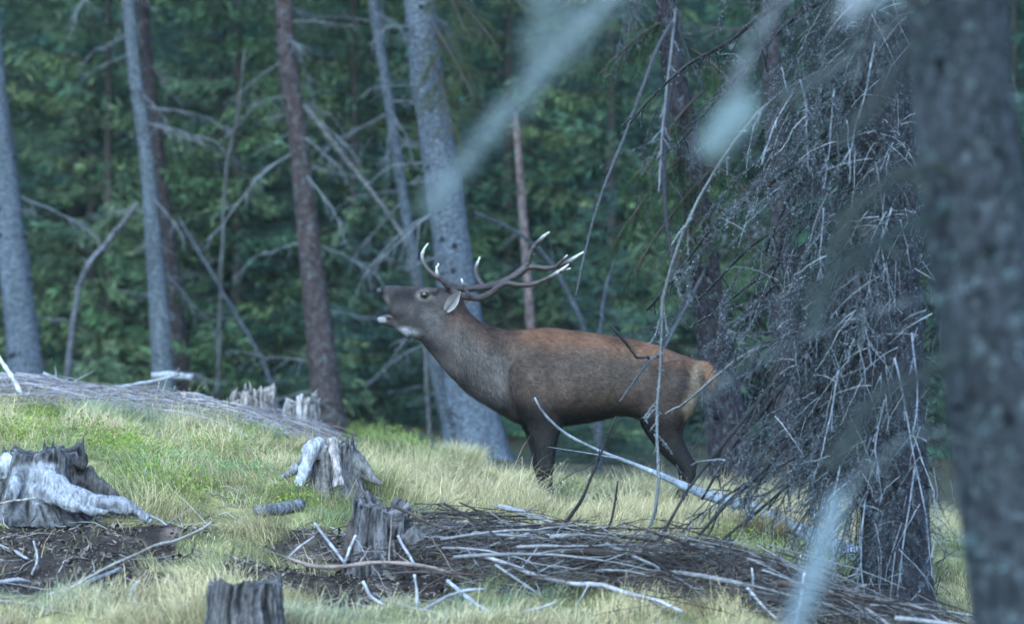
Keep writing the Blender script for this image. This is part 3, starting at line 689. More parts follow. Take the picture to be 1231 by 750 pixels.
# ------------------------------------------------------------------ single sticks and logs on the ground
def stick(name, pix, w, col, label, Y=None, lift=.015, tw=2, cat='branch', group=None, m=M_stick, lich=0, sides=6):
    if Y is None:
        a = G(*pix[0], lift); b = G(*pix[-1], lift); Y = np.linspace(a[1], b[1], len(pix)) - .02
    elif np.isscalar(Y): Y = [Y] * len(pix)
    else: Y = np.interp(np.linspace(0, 1, len(pix)), np.linspace(0, 1, len(Y)), Y)
    pts = np.array([P(x, y, q) for (x, y), q in zip(pix, Y)])
    n = max(10, 4 * len(pix)); pts = resample(pts, n); L = np.linalg.norm(pts[-1] - pts[0])
    pts = wobble(pts, .024 * L); org = pts[0].copy(); mb = MB()
    pa = np.array([P(x, y, q) for (x, y), q in zip(pix, Y)]); al = np.r_[0, np.cumsum(np.linalg.norm(np.diff(pa, axis=0), axis=1))]; al = al / al[-1]
    wl_ = al if len(w) == len(pix) else np.linspace(0, 1, len(w))
    r = np.interp(np.linspace(0, 1, n), wl_, [e * (.78 if cat == 'branch' else 1) / 2 / FP * Y[0] for e in w])
    mb.tube(pts - org, r * (1 + .08 * rng.normal(size=n)), sides, np.array(col) * rng.uniform(.6, 1.25, (n, 1)), jit=.025 if cat == 'log' else .09)
    if lich: lichen_bits(mb, pts - org, lich, .012, spread=r * .6)
    for k in range(tw):
        i = rng.integers(1, n - 1); d = unit(unit(pts[-1] - pts[0]) * rng.uniform(-.2, 1) + rng.normal(0, .7, 3) + [0, 0, .25]); l2 = L * rng.uniform(.08, .25)
        q = np.linspace(0, 1, 5)[:, None]; mb.tube(pts[i] - org + d * l2 * q + rng.normal(0, .02 * l2, (5, 3)) * q, np.linspace(r[i] * .5, .0012, 5), 4, np.array(col) * .9, cap=False)
    o = mb.build(name, m); o.location = org; tag(o, label, cat, group); return o

SB = (.27, .28, .31); SW = (.36, .37, .41); SD = (.028, .025, .026); BR = (.20, .155, .14)
stick('fallen_branch', [(-6, 424), (12, 450), (26, 474)], [7, 7, 8], (.62, .63, .66), 'bare white stick with a dark cut end against the grey knotted trunk', Y=31.2, tw=0)
stick('fallen_log', [(308, 614), (335, 611), (362, 606)], [11, 15, 16], (.15, .155, .18), 'short grey cut log lying in grass left of the dark split stump', tw=0, cat='log', m=M_wood, sides=14, lift=.03)
stick('fallen_branch', [(112, 471), (160, 463), (215, 450)], [8, 7, 5], SB, 'pale branch lying across the grey brush hump', Y=33.2)
stick('fallen_log', [(182, 452), (205, 451), (232, 453)], [10, 11, 9], SB, 'short pale log at the foot of the slender pale trunk', Y=34.6, tw=0, cat='log')
stick('fallen_branch', [(52, 448), (98, 470), (128, 500)], [5, 6, 4], SB, 'thin pale branch slanting over the left brush hump', Y=33.0)
stick('fallen_branch', [(60, 714), (105, 700), (145, 684)], [5, 7, 6], SB, 'pale bent branch in grass below the bare earth patch', tw=2)
stick('fallen_branch', [(75, 712), (160, 668), (215, 640), (262, 630)], [4, 5, 5, 4], (.33, .30, .27), 'long thin root like branch crossing from bare earth into grass', tw=1)
stick('fallen_branch', [(110, 744), (190, 743), (228, 730), (247, 716)], [4, 5, 4, 3], SD, 'dark thin twig beside the mossy grey stump', tw=2)
stick('fallen_branch', [(0, 655), (18, 664), (34, 671)], [5, 6, 4], SB, 'short pale stick on bare earth left of a forked white twig', tw=1)
stick('fallen_branch', [(-5, 700), (20, 697), (38, 699)], [6, 7, 4], SB, 'stubby pale stick low beside the bare earth', tw=1)
stick('fallen_branch', [(38, 690), (45, 672), (40, 650)], [4, 4, 3], SW, 'forked white twig standing on the bare earth', Y=25.0, tw=2)
stick('fallen_branch', [(165, 592), (172, 578), (176, 560)], [5, 5, 3], SW, 'small white forked twig standing in leafy green cover', Y=27.4, tw=2)
stick('fallen_branch', [(-4, 606), (20, 601), (44, 598)], [3, 4, 3], (.3, .27, .24), 'thin stick lying against the foot of the big grey stump', Y=25.8, tw=0)
stick('fallen_branch', [(165, 698), (158, 710), (163, 724)], [3, 3, 2], SW, 'tiny white twig in grass left of the mossy stump', Y=24.3, tw=1)
stick('fallen_branch', [(130, 600), (178, 622), (212, 635)], [4, 4, 3], SB, 'thin pale root tip running off the big stump\'s root', tw=1)
stick('fallen_branch', [(345, 670), (385, 681), (460, 679), (530, 686), (580, 702), (632, 706)], [5, 8, 7, 6, 5, 4], (.26, .20, .18), 'long brown branch crossing in front of the dark split stump', Y=[25.0, 24.9, 24.9], tw=5)
stick('fallen_branch', [(378, 628), (395, 652), (417, 678)], [4, 5, 4], SW, 'white stick leaning left of the dark split stump', Y=25.0, tw=1)
stick('fallen_branch', [(428, 643), (420, 660), (414, 678)], [4, 5, 4], SW, 'short white stick crossing the leaning white stick', Y=24.95, tw=0)
stick('fallen_branch', [(345, 672), (362, 655), (378, 645)], [4, 4, 3], SB, 'short grey stick leaning at the end of the long brown branch', Y=25.1, tw=0)
stick('fallen_branch', [(478, 643), (488, 662), (500, 680)], [4, 5, 4], SW, 'white stick leaning on the hollow side of the split stump', Y=24.8, tw=0)
stick('fallen_branch', [(436, 698), (448, 718), (482, 735)], [6, 5, 4], SW, 'bent white stick below the long brown branch', Y=24.3, tw=1)
stick('fallen_branch', [(498, 690), (502, 722), (499, 760)], [4, 5, 5], SW, 'upright white stick below the split stump', Y=24.2, tw=1)
stick('fallen_branch', [(538, 698), (570, 725), (616, 756)], [6, 7, 6], SW, 'thick white stick slanting down out of the brush pile', Y=[24.6, 23.9], tw=2)
stick('fallen_branch', [(508, 733), (540, 716), (585, 706)], [6, 6, 4], SB, 'pale curved stick at the lower edge of the brush pile', Y=24.2, tw=1)
stick('fallen_branch', [(604, 746), (640, 733), (668, 723)], [5, 6, 4], SW, 'pale stick pointing up right out of the lower brush', Y=23.9, tw=2)
stick('fallen_branch', [(470, 607), (505, 622), (562, 646)], [6, 5, 4], (.07, .055, .05), 'dark stick sloping down off the split stump\'s rim', Y=25.3, tw=1)
stick('fallen_branch', [(530, 652), (600, 655), (690, 663), (745, 673)], [6, 8, 7, 5], (.10, .085, .09), 'long dark branch along the top of the brush pile', Y=[25.4, 25.1], tw=4)
stick('fallen_branch', [(580, 668), (660, 693), (740, 708), (822, 740)], [6, 8, 8, 6], (.34, .33, .36), 'long pale grey branch running down the face of the brush pile', Y=[24.8, 23.9], tw=5)
stick('fallen_branch', [(657, 642), (710, 664), (765, 684)], [4, 5, 4], (.32, .28, .27), 'thin pale stick poking up over the top of the brush pile', Y=25.1, tw=1)
stick('fallen_branch', [(595, 678), (630, 702), (662, 726)], [4, 5, 4], SB, 'slim grey stick slanting across the middle of the brush pile', Y=24.5, tw=2)
stick('fallen_branch', [(740, 672), (810, 688), (880, 706), (945, 722)], [7, 9, 9, 6], (.12, .095, .09), 'thick dark branch along the right shoulder of the brush pile', Y=[24.9, 24.3], tw=5)
stick('fallen_branch', [(904, 682), (905, 700), (902, 724)], [3, 4, 4], SW, 'white peg like twig standing on the brush pile\'s right end', Y=24.2, tw=1)
stick('fallen_branch', [(967, 688), (962, 715), (957, 752)], [5, 5, 5], SW, 'tall white twig standing near the pale hanging lichen', Y=24.0, tw=2)
stick('fallen_branch', [(898, 706), (912, 722), (934, 744)], [6, 5, 4], SW, 'short white stick sliding off the brush pile\'s right end', Y=24.0, tw=1)
stick('fallen_branch', [(616, 574), (640, 586), (664, 600)], [3, 5, 4], SD, 'small dark stick in the grass before the stag\'s front legs', lift=.05, tw=2)
stick('dead_sapling', [(741, 500), (722, 545), (697, 600), (666, 658)], [2.5, 4, 5, 6], SD, 'tall thin dark dead sapling leaning up from the brush pile', Y=25.4, tw=4)
stick('dead_sapling', [(743, 578), (736, 618), (721, 664)], [3, 4, 5], SD, 'short thin dark dead sapling beside the taller leaning one', Y=25.2, tw=2)
lg = [(643, 478), (653, 497), (680, 523), (720, 543), (760, 559), (800, 574), (860, 593), (930, 617), (1005, 652), (1098, 692)]
stick('fallen_log', lg, [2.2, 3, 3.2, 3.6, 4.5, 7, 13, 17, 19, 20], (.21, .24, .28), 'long lichened fallen pole whose thin tip curves up before the stag\'s legs', Y=[28.0, 28.1, 28.2, 28.0, 27.3, 26.6], tw=1, cat='log', lich=90, sides=12)

# brush pile: every stick its own object, three kinds of sticks, fine twigs as one mass
KIND = [('thin dark brown stick lying in the brush pile', (.030, .024, .022)), ('thin silvery grey stick lying in the brush pile', (.19, .19, .20)), ('thin reddish brown stick lying in the brush pile', (.065, .047, .04))]
def pile_pts(x0, L, head, lift0, lift1, dy):
    x1 = x0 + L * math.cos(head)
    y0 = 25.6 - .56 * (x0 + .5) + dy; y1 = y0 + L * math.sin(head)
    a = np.array([x0, y0, H(x0, y0) + lift0]); b = np.array([x1, y1, H(x1, y1) + lift1])
    m = 9; t = np.linspace(0, 1, m)[:, None]
    return wobble(a + (b - a) * t + np.array([0, 0, .03 * L]) * (4 * t * (1 - t)), .022 * L)
for k in range(230):
    L = rng.uniform(.3, 1.4); x0 = rng.uniform(-.75, 2.3) - L * .45
    head = rng.normal(-.36, .34) if rng.random() < .5 else rng.uniform(-1.4, 1.2)
    pts = pile_pts(max(x0, -.85), L, head, rng.uniform(.0, .24), rng.uniform(.0, .22), rng.normal(-.18, .28))
    org = pts[0].copy(); q = int(rng.choice([0, 0, 0, 1, 1, 2])); mb = MB(); c = np.array(KIND[q][1]) * rng.uniform(.7, 1.3)
    twig_branch(mb, pts - org, rng.choice([.003, .004, .006, .009, .015]) * rng.uniform(.8, 1.2), .0015, c, tw=int(rng.integers(2, 8)), twl=.28 * L, droop=.1, sub=2)
    o = mb.build('fallen_branch', M_stick); o.location = org; tag(o, KIND[q][0], 'branch', 'sticks of the brush pile')
def twig_mass(name, n, fn, label, cat, c0, c1, r=(.0012, .003)):
    mb = MB()
    for k in range(n):
        pts = fn(); g = rng.random(); mb.tube(pts, np.linspace(rng.uniform(*r), r[0] * .7, len(pts)), 4, np.array(c0) * (1 - g) + np.array(c1) * g, cap=False)
    o = mb.build(name, M_stick); tag(o, label, cat, kind='stuff'); return o
twig_mass('brush_twigs', 1700, lambda: pile_pts(rng.uniform(-.95, 2.4), rng.uniform(.1, .5), rng.normal(-.35, .7), rng.uniform(0, .14), rng.uniform(-.02, .24), rng.normal(-.20, .30)), 'fine twigs matted through the brush pile', 'twigs', (.016, .013, .012), (.17, .155, .15))
def hump_pts():
    y0 = rng.normal(32.6, .55); px = rng.uniform(-20, 300); x0 = (px - 615.5) / FP * y0; L = rng.uniform(.2, .9); hd = rng.normal(-.1, .5)
    a = np.array([x0, y0, H(x0, y0) + rng.uniform(0, .16)]); x1 = x0 + L * math.cos(hd); y1 = y0 + L * math.sin(hd)
    b = np.array([x1, y1, H(x1, y1) + rng.uniform(0, .12)]); t = np.linspace(0, 1, 7)[:, None]
    return wobble(a + (b - a) * t + np.array([0, 0, .05]) * 4 * t * (1 - t), .03 * L)
twig_mass('brush_twigs', 900, hump_pts, 'grey twigs heaped along the hump before the left trunks', 'twigs', (.12, .10, .11), (.36, .34, .37), (.0018, .005))
for k in range(36):
    pts = hump_pts(); org = pts[0].copy(); mb = MB(); twig_branch(mb, pts - org, rng.uniform(.006, .012), .0025, np.array([.30, .28, .31]) * rng.uniform(.7, 1.3), tw=4, twl=.25, droop=.1, sub=1)
    o = mb.build('fallen_branch', M_stick); o.location = org; tag(o, 'grey dead branch heaped on the hump before the left trunks', 'branch', 'branches of the left brush hump')
def scatter_pts():
    y0 = rng.uniform(23, 28.5); x0 = rng.uniform(-1, .9) * y0 * .115; L = rng.uniform(.08, .4); a = rng.uniform(0, 6.28)
    p = np.array([[x0 + L * math.cos(a) * t, y0 + L * math.sin(a) * t, 0] for t in np.linspace(0, 1, 5)]); p[:, 2] = hfun(p[:, 0], p[:, 1]) + .012 + rng.uniform(0, .05) * np.linspace(0, 1, 5); return p + rng.normal(0, .006, p.shape)
twig_mass('ground_twigs', 420, scatter_pts, 'small broken twigs strewn through the clearing\'s grass', 'twigs', (.10, .085, .08), (.42, .40, .40), (.0018, .004))

# ------------------------------------------------------------------ lichened spruce on the right (in focus)
t9, ps9 = mature('spruce_tree', [(1062, 0), (1070, 300), (1080, 760)], [66, 70, 84], 25.0, M_bark, (.030, .030, .038), 'lichened spruce trunk with a curtain of dead twigs right of the stag', 10, 0, DEADDARK, top=15, flare=.3)
LT = (.20, .26, .29)
LICH = []
for k in range(9):
    mb = MB(); t = np.linspace(0, 1, 14)[:, None]; pts = wobble(np.array([1, 0, rng.uniform(-.5, .1)]) * t + np.array([0, 0, -1]) * rng.uniform(.1, .5) * t ** 2, .05)
    twig_branch(mb, pts, .008, .002, np.array([.028, .027, .032]) * rng.uniform(.6, 1.6), tw=20, twl=.30, lich=rng.uniform(160, 420), lsize=.0085, droop=.5, sub=3, tone=(.20, .26, .29)); o = mb.build('dead_branch', M_twig); LICH.append(o.data); bpy.data.objects.remove(o)
def dress(tree, ps, n, az, zr, sc, pr=.0):
    for k in range(n):
        i = int(np.argmin(abs(ps[:, 2] - rng.uniform(*zr)))); attach_branch(tree, LICH[k % 9], ps[i] + np.array([0, 0, rng.uniform(-.05, .05)]), rng.normal(az, .75), rng.uniform(*sc), rng.uniform(-.75, .1) + pr)
dress(t9, ps9, 80, math.pi, (.15, 4.3), (.5, 1.15)); dress(t9, ps9, 46, math.pi * .97, (.9, 4.6), (.8, 1.3), -.15); dress(t8, ps8, 26, math.pi * 1.25, (.8, 4.2), (.4, .85))
def tree_branch(parent, pix, Y, w, col, tw, twl, lich, droop=.4, sub=3, name='dead_branch', ls=.009, tone=LT, m=M_twig):
    if np.isscalar(Y): Y = [Y, Y]
    Yi = np.interp(np.linspace(0, 1, len(pix)), np.linspace(0, 1, len(Y)), Y)
    pts = resample([P(x, y, q) for (x, y), q in zip(pix, Yi)], 18); pts = wobble(pts, .012) - np.array(parent.location)
    mb = MB(); twig_branch(mb, pts, w[0] / 2 / FP * Yi[0], w[1] / 2 / FP * Yi[0], col, tw, twl, lich, ls, droop, sub, tone)
    return mb.build(name, m, parent)
DK = (.026, .025, .028)
BRN = [
 ([(1062, 8), (1010, 62), (973, 91), (925, 135)], 26, [9, 3], DK, 9, .2, 160),
 ([(1060, -30), (957, 20), (887, 91), (826, 162), (808, 182)], [26, 27], [8, 3], DK, 12, .22, 260),
 ([(1060, -60), (927, 10), (881, 46), (816, 86), (758, 150)], [26, 27.5], [8, 3], DK, 12, .25, 200),
 ([(1062, 140), (1033, 157), (963, 197), (922, 223), (861, 268), (826, 314), (778, 372)], [26, 27.4], [9, 3], DK, 14, .25, 200),
 ([(1062, 160), (978, 202), (932, 273), (920, 306)], 26, [8, 3], DK, 8, .2, 140),
 ([(1062, 235), (973, 263), (907, 294), (841, 359)], [26, 27], [7, 2.5], DK, 10, .22, 180),
 ([(1065, 250), (963, 299), (892, 349), (835, 390)], [26, 27.2], [8, 2.5], DK, 12, .22, 240),
 ([(1068, 320), (973, 390), (897, 426), (856, 456), (812, 492)], [26, 26.8], [8, 3], (.16, .17, .18), 10, .25, 160),
 ([(1070, 400), (973, 502), (922, 562), (866, 613), (798, 688)], [26, 25.2], [8, 4], DK, 12, .22, 60),
 ([(1072, 480), (985, 548), (917, 610), (871, 648), (834, 686)], [26, 25.2], [7, 3.5], DK, 9, .2, 60),
 ([(1066, 340), (960, 430), (838, 572), (800, 633), (766, 681)], [26, 25.2], [7, 3.5], DK, 9, .2, 80),
 ([(1066, 300), (935, 470), (880, 540), (845, 600)], [26, 25.8], [7, 3], DK, 12, .22, 140),
 ([(1064, 90), (1000, 150), (960, 230), (930, 330), (905, 400)], [26, 26.6], [7, 3], DK, 14, .22, 220),
 ([(1064, 200), (1005, 330), (985, 420), (980, 520), (978, 600)], [26, 25.6], [7, 3], DK, 16, .2, 240),
 ([(1066, 380), (1010, 450), (985, 540), (975, 620)], [26, 25.6], [6, 3], (.2, .22, .23), 12, .2, 200),
]
for (pix, Y, w, c, tw, tl, li) in BRN: tree_branch(t9, pix, [25.0, (Y if np.isscalar(Y) else Y[-1]) - .4], w, c, tw + 4, tl, li)
PALET = [[(1003, 106), (996, 180), (988, 250)], [(1052, 51), (1040, 110), (1030, 150), (1020, 200)], [(962, 96), (971, 140), (970, 204)], [(955, 111), (930, 150), (917, 190)], [(1038, 370), (1042, 400), (1046, 441)],
         [(1075, 430), (1083, 460), (1094, 522), (1109, 608), (1122, 692)], [(1008, 446), (1000, 490), (990, 532), (978, 580)], [(1060, 300), (1068, 340), (1078, 372)], [(990, 250), (988, 290), (984, 330)], [(1072, 250), (1050, 320), (1042, 370)],
         [(1064, 480), (1052, 540), (1062, 600)], [(1010, 560), (1000, 620), (1004, 700)], [(1100, 560), (1088, 640), (1078, 740)], [(1040, 600), (1035, 660), (1045, 750)], [(1096, 400), (1102, 460), (1098, 520)]]
for q in PALET: tree_branch(t9, q, rng.uniform(24.4, 24.8), [2.6, 1.1], (.22, .25, .30), 6, .12, 70)
# hanging lichened twig over the stag's haunch and the dark hanging twig
tree_branch(t9, [(1064, 60), (940, 110), (850, 220), (800, 340), (796, 420), (791, 500), (794, 593), (774, 655)], [25.0, 25.6, 25.4], [4.5, 4], (.12, .13, .14), 22, .16, 420, .6, ls=.013)
tree_branch(t8, [(812, 20), (790, 60), (757, 145), (722, 230), (703, 300), (693, 356)], [32.8, 29.2, 28.6], [5, 3], (.05, .05, .055), 8, .12, 90, .5)
tree_branch(t8, [(850, 320), (800, 415), (776, 440), (745, 482)], [32.8, 29.0, 28.4], [4, 2.2], (.06, .06, .065), 9, .16, 120, .4)
tree_branch(t8, [(835, 330), (800, 415), (764, 430), (748, 408), (731, 391)], [32.8, 29.0, 28.6], [4, 2.6], (.035, .035, .04), 5, .08, 120, .4)
tree_branch(t8, [(815, 60), (800, 160), (805, 290), (835, 360)], [32.6, 31], [8, 4], DK, 14, .2, 260, .4)
tree_branch(t8, [(812, 10), (800, 130), (790, 230)], [32.6, 31.5], [4, 3], (.10, .11, .12), 8, .15, 200, .5)
# the countless fine twigs and lichen tufts round the trunk
mb = MB(); off = np.array(t9.location)
for k in range(3000):
    py = rng.uniform(-20, 760); px = 1085 - abs(rng.normal(0, 1)) * (70 + .05 * py) + rng.uniform(0, 60); Y = rng.uniform(24.3, 25.8)
    p = P(px, py, Y) - off; L = rng.uniform(.06, .32); d = unit(np.array([rng.normal(-.5, .7), rng.normal(0, .5), rng.normal(-.55, .6)]))
    t = np.linspace(0, 1, 6)[:, None]; pts = p + d * L * t + np.array([0, 0, -.3]) * L * t ** 2 + rng.normal(0, .03 * L, (6, 3)) * t
    pale = rng.random() < .2
    mb.tube(pts, np.linspace(rng.uniform(.0015, .0035), .0008, 6), 3, (np.array([.36, .39, .43]) if pale else np.array([.028, .028, .034])) * rng.uniform(.6, 1.3), cap=False)
    if rng.random() < .6: lichen_bits(mb, pts, 170, .008, (.16, .21, .245), .0016)
stuff(mb.build('twig_curtain', M_twig, t9))
mb = MB()
for k in range(420):                                  # lichen crust on the bark
    i = rng.integers(2, 40); an = rng.uniform(math.pi * .9, 2.1 * math.pi); d = np.array([math.cos(an), math.sin(an), 0]); p = ps9[i] + d * .165 + [0, 0, rng.uniform(-.08, .08)]
    lichen_bits(mb, np.stack([p, p + [0, 0, .05]]), 120, .014, (.17, .21, .25), .018)
stuff(mb.build('bark_lichen', M_lichen, t9))

# ------------------------------------------------------------------ near tree, out of focus
t10, ps10 = mature('spruce_tree', [(1152, 0), (1190, 375), (1240, 750)], [118, 126, 140], 15.0, M_bark, (.034, .040, .048), 'near grey spruce trunk with blue green lichen patches at the right edge', 26, 0, DEADDARK, top=15, flare=.15)
mb = MB()
for k in range(120):
    i = rng.integers(3, 40); an = rng.uniform(math.pi * .95, 1.9 * math.pi); d = np.array([math.cos(an), math.sin(an), 0]); p = ps10[i] + d * .166 + [0, 0, rng.uniform(-.1, .1)]
    lichen_bits(mb, np.stack([p, p + rng.normal(0, .04, 3) * [1, .2, 1]]), 700, .016, (.17, .27, .28), .016)
stuff(mb.build('bark_lichen', M_lichen, t10))
def near_branch(pix, Y, w, col, lich, tw=8, twl=.12, tone=(.34, .42, .42), ls=.014): return tree_branch(t10, pix, Y, w, col, tw, twl, lich, .5, 3, 'dead_branch', ls, tone)
near_branch([(1150, -60), (1080, 20), (1000, 80), (930, 120)], [15, 13.6], [10, 5], DK, 300)
near_branch([(1160, 190), (1080, 210), (1030, 250), (1000, 300)], [15, 14], [10, 5], (.05, .05, .045), 500, 10, .12, (.10, .13, .10))
near_branch([(1170, 240), (1060, 290), (1000, 330), (975, 400)], [15, 13.6], [10, 5], (.03, .05, .045), 700, 12, .10, (.10, .13, .12))
near_branch([(1190, 400), (1110, 450), (1050, 480), (1000, 560)], [15, 13.8], [10, 5], (.05, .055, .05), 600, 10, .12, (.09, .12, .12))
near_branch([(1150, -20), (1090, 60), (1060, 110), (1010, 170)], [15, 13.8], [10, 5], (.05, .05, .05), 400, 10, .10, (.10, .12, .12))
MOSSY = [([(1150, -60), (1080, 20), (1000, 80), (930, 120)], 14.4), ([(1160, 190), (1080, 210), (1030, 250), (1000, 300)], 14.4), ([(1170, 240), (1060, 290), (1000, 330), (975, 400)], 14.3), ([(1190, 400), (1110, 450), (1050, 480), (1000, 560)], 14.4), ([(1150, -20), (1090, 60), (1060, 110), (1010, 170)], 14.3)]
# lichen beards hanging on branches that reach towards the camera
def beard(parent, pix, Y, wid, n, tone, length=.05):
    if np.isscalar(Y): Y = [Y, Y]
    Yi = np.interp(np.linspace(0, 1, len(pix)), np.linspace(0, 1, len(Y)), Y)
    pts = resample([P(x, y, q) for (x, y), q in zip(pix, Yi)], 24) - np.array(parent.location)
    ww = np.interp(np.linspace(0, 1, 24), np.linspace(0, 1, len(wid)), [e / 2 / FP * Yi[0] for e in wid])
    mb = MB(); k = rng.uniform(0, 22.99, n); i = k.astype(int); f = (k - i)[:, None]
    o = pts[i] * (1 - f) + pts[i + 1] * f + rng.normal(0, .5, (n, 3)) * ww[i][:, None]
    d = unit(pts[-1] - pts[0]) * .6 + rng.normal(0, .5, (n, 3)) + np.array([0, 0, -.5]); d = d / np.linalg.norm(d, axis=1)[:, None] * length * rng.uniform(.3, 1.2, n)[:, None]
    w = np.cross(d, rng.normal(size=(n, 3))); w = w / (np.linalg.norm(w, axis=1)[:, None] + 1e-9) * .0012
    mb.quads(o, d, w, np.array(tone) * rng.uniform(.6, 1.2, (n, 1)))
    return stuff(mb.build('beard_lichen', M_lichen, parent))
for (q, Y) in MOSSY: beard(t10, q, [15, Y - .8], [34, 44, 40, 14], 1500, (.040, .052, .050), .04)
near_branch([(1150, -120), (1000, -60), (900, 70), (860, 190)], [15, 11, 9.2], [10, 4], (.10, .10, .10), 120, 6, .05)
beard(t10, [(900, 118), (880, 145), (856, 170)], 9.2, [20, 34, 22], 2000, (.34, .44, .46), .026)
near_branch([(1150, -200), (900, -140), (760, -30), (640, 90), (520, 250)], [15, 11, 9.2], [8, 3], (.14, .14, .14), 120, 8, .06)
beard(t10, [(745, -20), (690, 40), (620, 120), (560, 190), (515, 250)], 9.2, [46, 46, 24, 20, 22], 1500, (.24, .31, .33), .03)
beard(t10, [(640, 60), (660, 20), (650, -30)], 9.3, [40, 50, 44], 550, (.28, .36, .36), .03)
near_branch([(1150, -160), (1080, -80), (1030, 10)], [15, 10], [9, 4], (.14, .14, .14), 200, 6, .05)
beard(t10, [(1060, -40), (1030, 0), (1020, 15)], 10, [34, 40, 26], 500, (.36, .40, .43), .03)
near_branch([(1245, 560), (1120, 520), (1020, 590), (985, 660), (955, 750)], [15, 11, 9.4], [4, 3], (.05, .055, .055), 30, 6, .05)
beard(t10, [(1010, 590), (990, 650), (975, 700), (945, 770)], 9.4, [14, 22, 26, 24], 1400, (.36, .46, .52), .028)
near_branch([(1240, 330), (1150, 350), (1000, 390), (900, 440), (840, 480)], [15, 12], [3, 1.5], (.08, .09, .10), 40, 4, .05)
